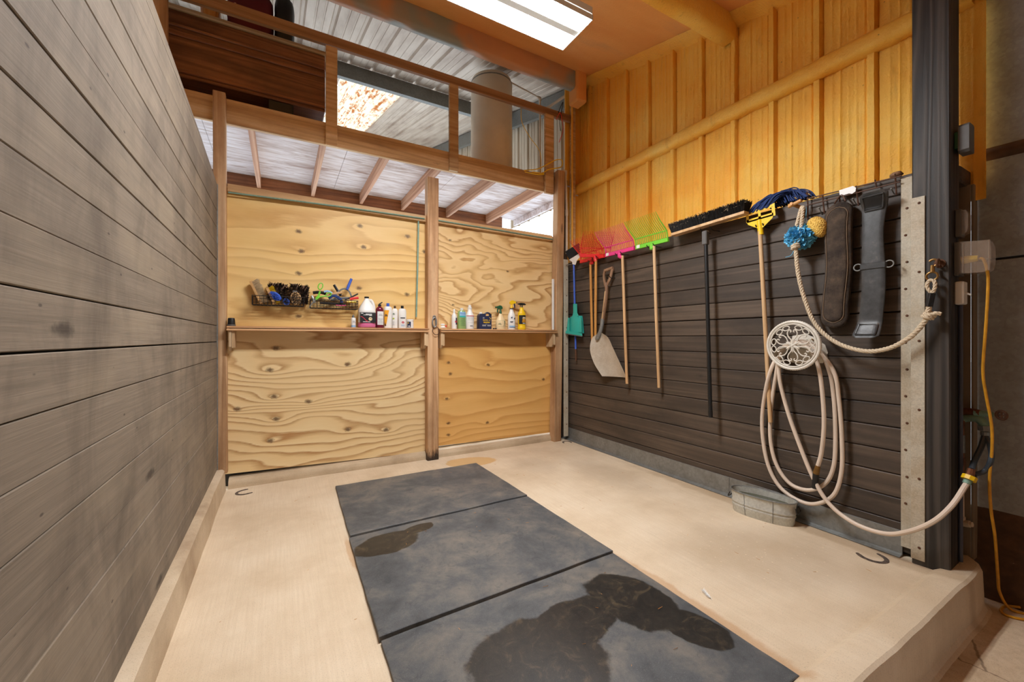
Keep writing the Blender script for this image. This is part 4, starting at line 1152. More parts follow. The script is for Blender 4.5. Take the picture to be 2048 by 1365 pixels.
t, r = bottle('white_quart_bottle', 'white long-necked bottle with a red stripe across its shoulder', 'bottle', x, 0.094, [(0,0),(0.96,0),(1,0.005),(1,0.142),(0.92,0.158),(0.62,0.184),(0.5,0.200),(0.46,0.222)], M['white_pl'], 0.9, cap=[(0.0225,0.218),(0.023,0.222),(0.023,0.238),(0.016,0.242),(0.0155,0.262),(0,0.263)], capmat=M['white_pl'])
prt(t, patch(x, 4.088, r, r*0.9, ZS+0.139, ZS+0.146, -1.2, 1.2), M['print_red'], 'label_band')
lines(t, x, 4.088, r, r*0.9, (0.128, 0.118, 0.108, 0.098, 0.070), -0.85, 0.85, M['print_gray'], 0.0012)
lines(t, x, 4.088, r, r*0.9, (0.030,), -0.3, 0.4, M['print_dark'], 0.006)
# navy can
x, y = 1.970, 4.088
t = thing('navy_can', 'navy blue flat can with yellow lettering and white cap', 'can', (x, y, ZS))
mb = MB()
pl = [(-0.071,0),(0.071,0),(0.074,0.004),(0.074,0.172),(0.066,0.184),(0.040,0.184),(0.030,0.178),(0.022,0.170),(0.006,0.166),(-0.015,0.172),(-0.060,0.170),(-0.070,0.158),(-0.074,0.145),(-0.074,0.004)]
outer = [(a, b) for a, b in pl]
mb.prism(outer[:4] + [(0.074, 0.150), (-0.074, 0.145), (-0.074, 0.004)], lambda a, b, q: Vector((x+a, q, ZS+b)), y-0.033, y+0.033)
part('can', mb, M['navy'], t)
part('shoulder', MB().prism([(-0.074,0.145),(0.0,0.148),(0.006,0.164),(-0.015,0.171),(-0.060,0.170),(-0.070,0.158)], lambda a, b, q: Vector((x+a, q, ZS+b)), y-0.033, y+0.033), M['navy'], t)
part('handle', MB().tube(spline([(x+0.008,y,ZS+0.148),(x+0.010,y,ZS+0.170),(x+0.026,y,ZS+0.182),(x+0.050,y,ZS+0.182),(x+0.066,y,ZS+0.172),(x+0.067,y,ZS+0.146)], 5), 0.0095, 8, flat=1.5), M['navy'], t)
part('cap', MB().lathe(body([(0.0185,0.168),(0.0185,0.184),(0.016,0.187),(0,0.187)]), (x-0.044,y,0), 16), M['white_pl'], t)
def flat_text(s, size, cx_, zc, yy_, mat, tt):
    vs_, fs = text_mesh(s, size)
    part('lettering', MB().add([Vector((cx_ + p.x, yy_, ZS + zc + p.y)) for p in vs_], fs), mat, tt, smooth=0, recalc=False)
flat_text('REPEL-X', 0.026, x+0.014, 0.098, y-0.0340, M['yellow_pl'], t)
mb = MB()
for a, b, w_, h_ in ((-0.026,0.076,0.080,0.005),(-0.024,0.069,0.076,0.004)): mb.box((x+a, y-0.0340, ZS+b), (x+a+w_, y-0.0328, ZS+b+h_))
mb.add([(x+0.045,y-0.0338,ZS+0.132),(x+0.050,y-0.0338,ZS+0.134),(x+0.070,y-0.0338,ZS+0.116),(x+0.066,y-0.0338,ZS+0.112)], [(0,1,2,3)])
part('print', mb, M['yellow_pl'], t, smooth=0)
mb = MB()
for a, b, w_, h_ in ((-0.034,0.116,0.020,0.016),(-0.040,0.032,0.046,0.018),(0.022,0.032,0.044,0.018),(0.0,0.054,0.02,0.005)): mb.box((x+a, y-0.0340, ZS+b), (x+a+w_, y-0.0328, ZS+b+h_))
part('print', mb, M['print_gray'], t, smooth=0)
# tiny black bungs
for k, xx in enumerate((2.075, 2.100)):
    solo('rubber_bung', MB().lathe(body([(0.010,0),(0.011,0.006),(0.008,0.014),(0,0.0145)]), (xx, 4.06, 0), 12), M['black'], ('tiny black bung beside the navy can', 'tiny black bung beside the cream sprayer')[k], 'bung', 'black bungs')
def trigger(t, x, y, z, s, cm, lm, flip=1, collar=None):
    """sprayer head: collar, head and trigger lever"""
    part('collar', MB().lathe([(0.0145*s, z), (0.0145*s, z+0.022*s), (0.011*s, z+0.030*s), (0.011*s, z+0.050*s)], (x, y, 0), 14), collar or cm, t)
    hd = [(0.020,0.052),(0.022,0.072),(0.010,0.088),(-0.012,0.094),(-0.034,0.084),(-0.052,0.078),(-0.052,0.064),(-0.034,0.062),(-0.014,0.052)]
    part('spray_head', MB().prism([(x + flip*a*s, z + b*s) for a, b in hd], flat, y-0.011*s, y+0.011*s), cm, t)
    lv = [(-0.026,0.064),(-0.036,0.064),(-0.044,0.040),(-0.042,0.014),(-0.034,0.012),(-0.032,0.036)]
    part('trigger', MB().prism([(x + flip*a*s, z + b*s) for a, b in lv], flat, y-0.006*s, y+0.006*s), lm, t)
    part('nozzle', MB().tube([(x - flip*0.050*s, y, z+0.071*s), (x - flip*0.064*s, y, z+0.071*s)], 0.0085*s, 10), lm, t)
x = 2.175
t, r = bottle('cream_spray_bottle', 'cream spray bottle with green trigger and leaf print', 'spray bottle', x, 0.118, [(0,0),(0.96,0),(1,0.006),(1,0.085),(0.95,0.100),(0.72,0.125),(0.42,0.160),(0.28,0.182)], M['cream_pl'], 0.75)
trigger(t, x, 4.088, ZS+0.178, 1.02, M['dkgreen'], M['dkgreen'])
mb = MB()
for k in range(16):
    a = rnd.uniform(0.25, 0.95); z = rnd.uniform(0.035, 0.095)
    q = patch(x, 4.088, r, r*0.75, ZS+z, ZS+z+rnd.uniform(0.004,0.010), a, a+rnd.uniform(0.06,0.16), 0.0022, 3); mb.add(q.v, q.f)
prt(t, mb, M['print_green'])
lines(t, x, 4.088, r, r*0.75, (0.098, 0.030), -0.9, 0.9, M['print_green'], 0.0012)
lines(t, x, 4.088, r, r*0.75, (0.055, 0.066), -0.85, -0.2, M['print_green'], 0.003)
x = 2.320
t, r = bottle('white_spray_bottle', 'tall white spray bottle with yellow trigger head and navy print', 'spray bottle', x, 0.092, [(0,0),(0.96,0),(1,0.006),(1,0.150),(0.92,0.170),(0.62,0.200),(0.44,0.225),(0.40,0.242)], M['white_pl'], 0.8)
trigger(t, x, 4.088, ZS+0.238, 1.08, M['yellow_pl'], M['navy'], -1)
part('neck_ring', MB().lathe(body([(0.0205,0.236),(0.0205,0.246)]), (x, 4.088, 0), 16), M['navy'], t)
prt(t, patch(x, 4.088, r, r*0.8, ZS+0.022, ZS+0.044, -1.0, 1.0), M['print_lightblue'], 'label_band')
prt(t, patch(x, 4.088, r, r*0.8, ZS+0.022, ZS+0.027, -1.0, 1.0, 0.0020), M['navy'])
mb = MB()
for a, z, w_ in ((-0.55,0.128,0.35),(0.25,0.118,0.4),(-0.35,0.136,0.1),(0.5,0.126,0.2)):
    q = patch(x, 4.088, r, r*0.8, ZS+z, ZS+z+0.014, a, a+w_, 0.0022, 4); mb.add(q.v, q.f)
prt(t, mb, M['navy'])
lines(t, x, 4.088, r, r*0.8, (0.088, 0.080), -0.8, 0.0, M['navy'], 0.005)
x = 2.457
t, r = bottle('yellow_spray_bottle', 'yellow spray bottle with black trigger and dark label', 'spray bottle', x, 0.100, [(0,0),(0.96,0),(1.02,0.006),(1.02,0.030),(0.9,0.042),(0.96,0.060),(0.96,0.170),(1.0,0.185),(0.95,0.198),(0.62,0.218),(0.46,0.245),(0.42,0.262)], M['yellow_pl'], 0.8)
trigger(t, x+0.005, 4.088, ZS+0.256, 0.62, M['black'], M['black'], 1)
part('spray_hood', MB().prism([(x-0.052,ZS+0.297),(x-0.050,ZS+0.306),(x-0.02,ZS+0.313),(x+0.03,ZS+0.311),(x+0.052,ZS+0.300),(x+0.048,ZS+0.290),(x+0.01,ZS+0.288),(x-0.02,ZS+0.288)], flat, 4.076, 4.100), M['black'], t)
prt(t, patch(x, 4.088, r*0.96, r*0.77, ZS+0.064, ZS+0.168, -1.2, 0.9), M['black'], 'label')
lines(t, x, 4.088, r*0.96, r*0.77, (0.126, 0.138), -0.25, 0.75, M['cream_pl'], 0.009)
lines(t, x, 4.088, r*0.96, r*0.77, (0.086, 0.100, 0.112), -0.35, 0.80, M['orange_pl'], 0.009)
lines(t, x, 4.088, r*0.96, r*0.77, (0.070,), -0.2, 0.6, M['print_white'], 0.008)

# ================================================================== BASKETS AND BRUSHES ON THE PLYWOOD
def basket(x0, x1, z0, z1, label, y0=4.045, y1=4.172, nx=14, nzr=3):
    t = thing('wire_basket', label, 'basket', ((x0 + x1) / 2, 4.11, z0))
    r = 0.0019
    mb = MB()
    for z in [z0 + (z1 - z0) * k / nzr for k in range(nzr + 1)]:
        mb.tube([(x0, y0, z), (x1, y0, z)], r, 5).tube([(x0, y0, z), (x0, y1, z)], r, 5).tube([(x1, y0, z), (x1, y1, z)], r, 5).tube([(x0, y1, z), (x1, y1, z)], r, 5)
    for k in range(nx + 1):
        x = x0 + (x1 - x0) * k / nx
        mb.tube([(x, y0, z1), (x, y0, z0), (x, y1, z0), (x, y1, z1)], r, 5)
    for k in range(1, 4):
        y = y0 + (y1 - y0) * k / 4
        mb.tube([(x0, y, z0), (x1, y, z0)], r, 5)
        for xx in (x0, x1): mb.tube([(xx, y, z0), (xx, y, z1)], r, 5)
    part('wire_mesh', mb, M['wire_dark'], t, kind='stuff')
    part('rim', MB().tube([(x0, y0, z1), (x1, y0, z1), (x1, y1, z1), (x0, y1, z1)], 0.0032, 6, closed=True), M['wire_dark'], t)
    return t
basket(-0.212, 0.178, 1.556, 1.632, 'dark wire basket full of grooming brushes on the plywood')
basket(0.230, 0.632, 1.545, 1.622, 'dark wire basket full of combs and scissors on the plywood')
def brush(label, p, up, wide, L, wd, th, wood, bmat, blen, nb=170, seed=1, round_=False, fan=0.25, side=-1, group='grooming brushes in the wire basket'):
    """a brush: block of length L along up, width wd along wide, bristles standing out of one face"""
    r_ = random.Random(seed)
    up = Vector(up).normalized(); wide = Vector(wide); wide = (wide - up * wide.dot(up)).normalized(); nrm = up.cross(wide) * side
    p = Vector(p)
    t = thing('grooming_brush', label, 'brush', p, group)
    fn = lambda a, b, q: p + wide * a + up * b + nrm * q
    if round_:
        poly = [(wd/2*math.cos(k*2*PI/22), L/2 + L/2*math.sin(k*2*PI/22)) for k in range(22)]
    else:
        c = wd * 0.3
        poly = [(-wd/2,c),(-wd/2+c*0.4,0.0),(wd/2-c*0.4,0),(wd/2,c),(wd/2,L-c),(wd/2-c*0.5,L),(-wd/2+c*0.5,L),(-wd/2,L-c)]
    part('block', MB().prism(poly, fn, 0, th), wood, t)
    mb = MB()
    for k in range(nb):
        while True:
            a = r_.uniform(-0.46, 0.46) * wd; b = r_.uniform(0.03, 0.97) * L
            if not round_ or (a/(wd*0.46))**2 + ((b-L/2)/(L*0.46))**2 < 1: break
        d = nrm + wide * (a / wd) * fan * 2 + up * ((b / L - 0.5)) * fan * 2 + Vector((r_.uniform(-1,1), r_.uniform(-1,1), r_.uniform(-1,1))) * 0.10
        mb.spike(fn(a, b, th*0.8), fn(a, b, th) + d * blen * r_.uniform(0.85, 1.05), 0.0028, 0.0016)
    part('bristles', mb, bmat, t, kind='stuff', smooth=0, recalc=False)
    return t
# tall cream brush leaning against the basket end
brush('tall cream bristled brush with honey wood back leaning out of the basket', (-0.155, 4.12, 1.565), (-0.42, 0.05, 1.0), (0.1, 1, 0), 0.205, 0.055, 0.018, M['brushwood'], M['bristle_cream'], 0.052, 260, 3, side=-1)
brush('pale wooden brush back with yellow and black bristles at the basket end', (-0.055, 4.075, 1.562), (-0.40, 0.0, 1.0), (0.15, 1, 0), 0.150, 0.05, 0.020, M['brushwood'], M['bristle_yellow'], 0.036, 180, 5, side=-1)
brush('black bristled brush behind the cream one', (-0.055, 4.158, 1.60), (0.05, 0, 1), (1, 0, 0), 0.155, 0.10, 0.014, M['wood_brown'], M['bristle_black'], 0.050, 220, 7)
brush('dark brown bristled brush in the middle of the basket', (0.018, 4.155, 1.60), (0.02, 0, 1), (1, 0, 0), 0.150, 0.06, 0.014, M['wood_brown'], M['bristle_black'], 0.045, 180, 9)
brush('short brown bristled brush right of the middle', (0.062, 4.140, 1.58), (0.03, 0, 1), (1, 0, 0), 0.145, 0.065, 0.014, M['brushwood'], M['bristle_brown'], 0.040, 220, 11)
brush('wide black bristled brush second from the basket end', (0.108, 4.158, 1.58), (0.0, 0, 1), (1, 0, 0), 0.180, 0.075, 0.014, M['wood_brown'], M['bristle_black'], 0.040, 240, 13)
brush('wide black bristled brush at the basket end nearest the combs', (0.178, 4.158, 1.58), (0.04, 0, 1), (1, 0, 0), 0.170, 0.075, 0.014, M['wood_brown'], M['bristle_black'], 0.045, 240, 15)
t = brush('oval brush with a pale wooden rim and black bristles', (0.118, 4.082, 1.566), (-0.06, 0.1, 1), (1, 0, 0), 0.115, 0.085, 0.012, M['brushwood'], M['bristle_black'], 0.014, 200, 17, True, 0.1)
part('hang_tab', MB().cbox((0.090, 4.088, 1.674), (0.126, 4.094, 1.694), 0.003), M['gray_pl'], t)
brush('blue oval body brush resting on the basket front', (0.002, 4.055, 1.605), (-0.72, 0.1, 0.60), (0.6, -0.5, 0.72), 0.105, 0.056, 0.020, M['blue_pl'], M['blue_pl'], 0.014, 90, 19, True, 0.1)
brush('small blue brush lying low in the basket', (0.052, 4.065, 1.561), (-0.35, 0.0, 1), (1, -0.2, 0), 0.060, 0.050, 0.018, M['blue_pl'], M['black'], 0.010, 60, 21, True, 0.1)
# comb basket: scissors, scraper, combs
t = thing('scissors', 'lime green handled scissors hooked over the basket', 'scissors', K(616, 612, 0.14))
p0 = K(634, 588, 0.145)
for cx_, cy_, rx_, rz_, an in ((641, 573, 0.018, 0.030, -0.3), (657, 590, 0.015, 0.026, -1.0)):
    c_ = K(cx_, cy_, 0.14)
    u_ = Vector((math.cos(an), 0, math.sin(an))); w_ = Vector((-math.sin(an), 0, math.cos(an)))
    part('finger_loop', MB().tube(circle(c_, rx_, u_, w_, 18, ry=rz_), 0.0048, 7, closed=True), M['lime_pl'], t)
part('shank', MB().tube([K(640, 583, 0.14), K(637, 592, 0.145), K(631, 598, 0.145)], 0.008, 8), M['lime_pl'], t)
part('shank', MB().tube([K(652, 592, 0.14), K(640, 594, 0.145), K(632, 600, 0.145)], 0.006, 8), M['lime_pl'], t)
part('blade', MB().tube([K(634, 596, 0.145), K(616, 618, 0.142)], [0.006, 0.0012], 6, flat=0.4), M['galv'], t)
part('blade', MB().tube([K(632, 598, 0.148), K(618, 614, 0.147)], [0.006, 0.0012], 6, flat=0.4), M['galv'], t)
t = thing('sweat_scraper', 'sweat scraper with blue grip and curved metal blade', 'scraper', K(700, 596, 0.08))
part('grip', MB().tube([K(694, 580, 0.075), K(697, 572, 0.075), K(703, 558, 0.075)], [0.011, 0.013, 0.012], 10), M['blue_pl'], t)
part('blade', MB().tube(spline([K(671, 594, 0.09), K(676, 584, 0.08), K(688, 578, 0.075), K(698, 583, 0.075), K(704, 596, 0.09)], 6), 0.0075, 6, flat=0.35), M['gray_pl'], t)
def stick(name, label, pts, r, mat, cat, flatv=0.4):
    return solo(name, MB().tube(spline(pts, 4), r, 8, flat=flatv), mat, label, cat, 'small tools in the comb basket')
stick('curry_comb', 'black curved curry comb at the back of the comb basket', [K(668, 570, 0.05), K(674, 580, 0.06), K(682, 592, 0.07)], 0.012, M['black'], 'comb', 0.35)
stick('hoof_pick', 'dark comb sticking out beside the scraper', [K(690, 600, 0.09), K(704, 594, 0.09), K(716, 588, 0.09)], 0.007, M['black'], 'comb', 0.5)
stick('blue_comb', 'blue rounded comb lying across the comb basket', [K(657, 597, 0.115), K(668, 592, 0.12), K(680, 598, 0.125), K(684, 606, 0.125)], 0.013, M['mop_blue'], 'comb', 0.5)
stick('dark_brush_roll', 'dark rolled pad at the near end of the comb basket', [K(626, 586, 0.06), K(640, 585, 0.06), K(652, 588, 0.06)], 0.014, M['bristle_black'], 'pad', 0.8)
stick('light_blue_strap', 'light blue strap folded on the comb basket', [K(648, 584, 0.10), K(656, 583, 0.10), K(664, 587, 0.10)], 0.010, M['print_lightblue'], 'strap', 0.5)
stick('wooden_handle_tool', 'pale wooden tool handle lying in the comb basket', [K(652, 592, 0.08), K(668, 588, 0.08), K(684, 586, 0.08)], 0.010, M['brushwood'], 'tool handle', 0.8)
stick('gray_comb', 'gray long comb lying along the comb basket', [K(662, 600, 0.06), K(684, 597, 0.06), K(706, 597, 0.06)], 0.012, M['gray_pl'], 'comb', 0.35)
stick('red_handle_tool', 'red tool handle poking out of the basket end', [K(700, 599, 0.10), K(708, 597, 0.10), K(717, 596, 0.10)], 0.012, M['red_pl'], 'tool handle', 0.7)
stick('yellow_handle_tool', 'yellow tool handle low in the comb basket', [K(694, 605, 0.11), K(702, 604, 0.11), K(712, 604, 0.11)], 0.010, M['yellow_pl'], 'tool handle', 0.8)
stick('dark_scissors', 'closed dark clippers at the bottom of the comb basket', [K(640, 606, 0.10), K(660, 607, 0.10), K(690, 609, 0.10)], 0.012, M['wire_dark'], 'clippers', 0.6)
stick('pink_comb', 'thin pink comb on the bottom of the comb basket', [K(672, 611, 0.12), K(682, 611.5, 0.12), K(692, 611.5, 0.12)], 0.005, M['pink_pl'], 'comb', 0.6)
stick('silver_clipper', 'silver clipper hanging at the basket corner', [K(624, 592, 0.12), K(627, 600, 0.13), K(630, 606, 0.13)], 0.011, M['galv'], 'clipper', 0.7)

# snap hook and ring on the middle post
t = thing('snap_hook', 'metal snap hook with hanging ring on the middle post', 'hook', (1.385, 4.06, 1.30))
c_ = onY(4.062, 869, 645)
part('hook_body', MB().tube(circle(c_, 0.022, (1,0,0), (0,0,1), 20, ry=0.050), 0.007, 8, closed=True), M['galv'], t)
part('gate', MB().tube([c_ + Vector((0.012, -0.004, 0.03)), c_ + Vector((0.016, -0.004, -0.03))], 0.007, 8), M['galv'], t)
part('eye', MB().tube(circle(c_ + Vector((0.0, 0.004, 0.055)), 0.014, (1,0,0), (0,0,1), 14), 0.005, 7, closed=True), M['galv'], t)
c_ = onY(4.06, 872, 662)
part('ring', MB().tube(circle(c_, 0.036, (1,0,0), (0,0.15,1), 24, ry=0.042), 0.0035, 7, closed=True), M['wire_rust'], t)

# ================================================================== FLOOR THINGS
def rmat(label, cor, mat, name='rubber_mat', tilt=(0.0, 0.0)):
    yf = max(p[1] for p in cor)
    rise = lambda y: tilt[0] + (tilt[1] - tilt[0]) * (yf - y)
    mb = MB()
    n = 20
    def edge(i, k):
        a = Vector(cor[i]); b = Vector(cor[(i+1) % 4]); p = a.lerp(b, k / n)
        return p
    ring = []
    for i in range(4):
        for k in range(n):
            p = edge(i, k); ring.append((p.x + 0.003*nz(p.x*9, p.y*9), p.y + 0.003*nz(p.x*9, p.y*9, 4)))
    ce_ = Vector((sum(p[0] for p in cor)/4, sum(p[1] for p in cor)/4))
    m_ = len(ring)
    vs_ = [Vector((x, y, 0.001)) for x, y in ring] + [Vector((x, y, 0.016 + rise(y) + 0.003*nz(x*3, y*3))) for x, y in ring]
    vs_ += [Vector((x + (ce_.x - x)*0.006, y + (ce_.y - y)*0.006, 0.0185 + rise(y) + 0.003*nz(x*3, y*3))) for x, y in ring]
    fs = [tuple(range(m_))] + [(i, (i+1) % m_, m_ + (i+1) % m_, m_ + i) for i in range(m_)] + [(m_+i, m_+(i+1) % m_, 2*m_ + (i+1) % m_, 2*m_ + i) for i in range(m_)] + [tuple(2*m_ + i for i in range(m_))]
    mb.add(vs_, fs)
    return solo(name, mb, mat, label, 'mat', 'rubber mats laid end to end')
rmat('gray rubber mat nearest the plywood wall, dry and dusty', [(0.378, 2.735), (1.700, 2.748), (1.706, 3.722), (0.402, 3.730)], mat_rubber('dusty_rubber', None), tilt=(0.0, 0.008))
rmat('middle rubber mat with one brown wet patch in its corner', [(0.356, 1.742), (1.690, 1.776), (1.702, 2.743), (0.372, 2.724)], mat_rubber('dusty_rubber_small_wet_patch', [(0.56, 2.53, 0.20, 0.13, 0.15), (0.79, 2.63, 0.11, 0.055, 0.2)]), tilt=(-0.002, 0.010))
rmat('nearest rubber mat with large dark wet patches', [(0.345, 0.790), (1.672, 0.782), (1.684, 1.768), (0.362, 1.730)], mat_rubber('dusty_rubber_big_wet_patch', [(0.86, 1.30, 0.28, 0.26, 0.4), (1.12, 1.42, 0.28, 0.13, 0.1), (1.46, 1.40, 0.17, 0.24, 0.25), (1.55, 1.14, 0.10, 0.16, 0.3), (0.85, 1.0, 0.16, 0.3, 0.0)]))
# horseshoes set into the concrete
m = Mat('old_iron_in_concrete', 0.8)
n1 = m.noise(m.pos(), 60.0, 4, 0.7)
m.color(m.ramp(n1, [(0.35, lin(52, 44, 40)), (0.6, lin(96, 82, 72)), (0.75, lin(176, 150, 120))])); M['iron'] = m.m
def shoe(label, c, ang, s=1.0):
    mb = MB()
    c = Vector(c); pts = []
    for k in range(19):
        a = -0.35 + (PI + 0.7) * k / 18
        x = 0.058 * math.cos(a) * s; y = (0.062 * math.sin(a) if math.sin(a) > 0 else 0.10 * math.sin(a)) * s
        pts.append(c + Matrix.Rotation(ang, 3, 'Z') @ Vector((x, y, 0.0)))
    rr = [0.0115 * s * (1 if 0 < k < 18 else 0.7) * (1 + 0.15 * nz(k * 0.9, ang)) for k in range(19)]
    mb.tube(pts, rr, 6, flat=1.0)
    mb.v = [Vector((p.x, p.y, 0.0012 + max(-0.02, p.z) * 0.28)) for p in mb.v]
    return solo('horseshoe', mb, M['iron'], label, 'horseshoe', 'horseshoes set in the concrete')
shoe('iron horseshoe set in the concrete near the gray plank wall', (-0.255, 4.00, 0.0), 1.9)
shoe('iron horseshoe set in the concrete below the corner post', (3.03, 3.97, 0.0), -0.3, 0.85)
shoe('iron horseshoe set in the concrete beside the dark post', (2.985, 1.015, 0.0), 2.55, 1.05)
# feather and straw
t = thing('feather', 'small white feather lying on the bare concrete', 'feather', onZ(0.002, 1418, 1190))
c_ = onZ(0.004, 1418, 1192)
part('quill', MB().tube(spline([c_ + Vector((-0.02, -0.03, 0)), c_ + Vector((0, 0, 0.003)), c_ + Vector((0.006, 0.04, 0.006))], 4), 0.0009, 5), M['white_pl'], t)
mb = MB()
for k in range(26):
    f_ = k / 25; b_ = c_ + Vector((-0.012 + 0.02*f_, -0.015 + 0.05*f_, 0.002 + 0.004*f_))
    for s_ in (-1, 1): mb.spike(b_, b_ + Vector((s_*rnd.uniform(0.008, 0.016), 0.010, rnd.uniform(0.0, 0.006))), 0.0012)
part('vane', mb, M['white_pl'], t, kind='stuff', smooth=0)
mb = MB()
for k in range(90):
    x = rnd.uniform(-0.3, 3.0); y = rnd.uniform(0.9, 3.9)
    z = 0.0215 if (0.35 < x < 1.7 and 0.78 < y < 3.72) else 0.0015
    a = rnd.uniform(0, PI); l = rnd.uniform(0.006, 0.030)
    mb.spike((x, y, z), (x + l*math.cos(a), y + l*math.sin(a), z + 0.001), 0.0011, 0.0007)
solo('straw_bits', mb, M['handle_amber'], 'scattered bits of straw and hay on the floor', 'straw', kind='stuff', smooth=0)

# oval galvanised tub
def tub():
    c = Vector((2.982, 1.631, 0)); an = 1.768
    Rz = Matrix.Rotation(an, 3, 'Z')
    t = thing('galvanised_tub', 'oval galvanised tub of water by the dark plank wall', 'tub', c)
    def ring(L, Wd, z, k=2.4):
        out = []
        for i in range(48):
            a = 2*PI*i/48
            ca, sa = math.cos(a), math.sin(a)
            out.append(c + Rz @ Vector((L/2*abs(ca)**(2/k)*math.copysign(1, ca), Wd/2*abs(sa)**(2/k)*math.copysign(1, sa), z)))
        return out
    kL, kW, kz = 0.408/0.468, 0.197/0.228, 0.156/0.172
    prof = [(0.425,0.185,0.004),(0.435,0.195,0.0),(0.440,0.200,0.006),(0.446,0.206,0.045),(0.458,0.218,0.060),(0.458,0.218,0.067),(0.447,0.207,0.075),(0.462,0.222,0.084),(0.462,0.222,0.091),(0.452,0.212,0.098),(0.468,0.228,0.172)]
    inn = [(0.462,0.222,0.172),(0.444,0.204,0.09),(0.43,0.19,0.010)]
    prof = [(a*kL, b*kW, z*kz) for a, b, z in prof]; inn = [(a*kL, b*kW, z*kz) for a, b, z in inn]
    mb = MB(); rows = [ring(*p) for p in prof + inn]
    for r_ in rows: mb.v += r_
    for j in range(len(rows) - 1):
        for i in range(48):
            i2 = (i + 1) % 48
            mb.f.append((j*48+i, j*48+i2, (j+1)*48+i2, (j+1)*48+i))
    mb.f.append(tuple(range(48))); mb.f.append(tuple((len(rows)-1)*48 + i for i in range(48)))
    part('body', mb, galv('tub_galvanised', (206, 206, 198), 0.45, (150, 134, 108), 0.4, 0.25, 90), t, smooth=50)
    part('rim', MB().tube(ring(0.472*kL, 0.232*kW, 0.174*kz), 0.0048, 8, closed=True), M['galv'], t)
    mb = MB(); q = ring(0.458*kL, 0.216*kW, 0.116); mb.add(q, [tuple(range(48))])
    part('water', mb, M['water'], t, smooth=0)
    for i in (9, 15, 33, 39):
        seam = [ring(L + 0.002, Wd + 0.002, z)[i] for L, Wd, z in prof[2:]]
        part('seam', MB().tube(seam, 0.0022, 5), M['galv'], t)
    for s_ in (-1, 1):
        e = c + Rz @ Vector((s_*0.206, 0, 0.115))
        u_ = Rz @ Vector((0, 1, 0))
        hp = [e + u_*0.035 + Vector((0,0,0.012)), e + u_*0.036 - Vector((0,0,0.02)) + Rz @ Vector((s_*0.012,0,0)), e - u_*0.036 - Vector((0,0,0.02)) + Rz @ Vector((s_*0.012,0,0)), e - u_*0.035 + Vector((0,0,0.012))]
        part('handle', MB().tube(spline(hp, 6), 0.004, 7), M['wire_dark'], t)
tub()

# ================================================================== TOOLS ON THE PLANK WALL
def hooks(y, z, reach=0.06, gap=0.05):
    mb = MB()
    for s_ in (-1, 1):
        mb.tube(spline([(XR, y + s_*gap/2, z - 0.01), (XR - reach*0.7, y + s_*gap/2, z - 0.012), (XR - reach, y + s_*gap/2, z + 0.012)], 5), 0.004, 6)
    return mb
def rake(label, mat, hmat, ptop, pbot, Yc, zb, wd=0.385, twist=0.0, tip=(0.165, 0.15), rh=0.098, nt=18, out=0.09, stick_=True, xtra=0.0):
    """stall fork hung head up: handle, socket, base bar, riser grid and tines standing out from the wall"""
    t = thing('stall_fork', label, 'fork', pbot)
    top, bot = Vector(ptop), Vector(pbot)
    part('handle', MB().tube([bot, bot.lerp(top, 0.5) + Vector((0, 0.002, 0)), top], [0.0145, 0.0150, 0.0145], 12), hmat, t)
    X0_ = XR - out
    piv = Vector((X0_, Yc, zb))
    Rt = Matrix.Rotation(twist, 3, 'Z')
    T = lambda p: piv + Rt @ (Vector(p) - piv)
    part('socket', MB().tube([top - Vector((0,0,0.02)), Vector((X0_, Yc, zb - 0.03)), Vector((X0_, Yc, zb + 0.012))], [0.0185, 0.021, 0.024], 12), mat, t)
    mb = MB()
    mb.add([T((X0_ - 0.012, Yc - wd/2, zb)), T((X0_ + 0.012, Yc - wd/2, zb)), T((X0_ + 0.012, Yc + wd/2, zb)), T((X0_ - 0.012, Yc + wd/2, zb)), T((X0_ - 0.014, Yc - wd/2, zb + 0.034)), T((X0_ + 0.008, Yc - wd/2, zb + 0.034)), T((X0_ + 0.008, Yc + wd/2, zb + 0.034)), T((X0_ - 0.014, Yc + wd/2, zb + 0.034))], [(0,3,2,1),(4,5,6,7),(0,1,5,4),(1,2,6,5),(2,3,7,6),(3,0,4,7)])
    part('base_bar', mb, mat, t)
    for k in range(nt):
        f_ = k / (nt - 1); y = Yc - wd/2 + 0.006 + (wd - 0.012) * f_
        y2 = Yc + (y - Yc) * 1.0 + (0.02 + 0.03*f_ - 0.02)
        big = 0.0062 if k in (0, nt - 1) else 0.0036
        pts = [T((X0_ - 0.004, y, zb + 0.03)), T((X0_ - 0.016, y, zb + rh - 0.01)), T((X0_ - 0.030, y, zb + rh + 0.012)), T((X0_ - 0.02 - tip[0]*0.55, y, zb + rh + tip[1]*0.55)), T((X0_ - tip[0], y, zb + rh + tip[1]))]
        part('tine', MB().tube(pts, [big, big, big, big*0.85, 0.0018], 6), mat, t)
    part('cross_bar', MB().tube([T((X0_ - 0.020, Yc - wd/2, zb + rh)), T((X0_ - 0.020, Yc + wd/2, zb + rh))], 0.0058, 6), mat, t)
    if stick_:
        part('white_sticker', MB().cbox(T((X0_ - 0.0165, Yc + wd/2 - 0.058, zb + 0.004)), T((X0_ - 0.0145, Yc + wd/2 - 0.018, zb + 0.036)), 0.0004), M['white_pl'], t)
    h = part('wall_hook', hooks(Yc, zb - 0.002, out + 0.03, 0.075), M['black_metal'], t)
    return t
hb = lambda x, y, d: W(x, y, d)
rake('lime green stall fork hanging head up on the plank wall', M['lime_pl'], M['handle'], W(1308, 492, 0.09), W(1318, 776, 0.075), 2.695, 2.150)
rake('pink stall fork hanging between the red forks and the green one', M['pink_pl'], M['handle'], W(1245, 512, 0.09), W(1254, 768, 0.07), 3.115, 2.150, wd=0.41)
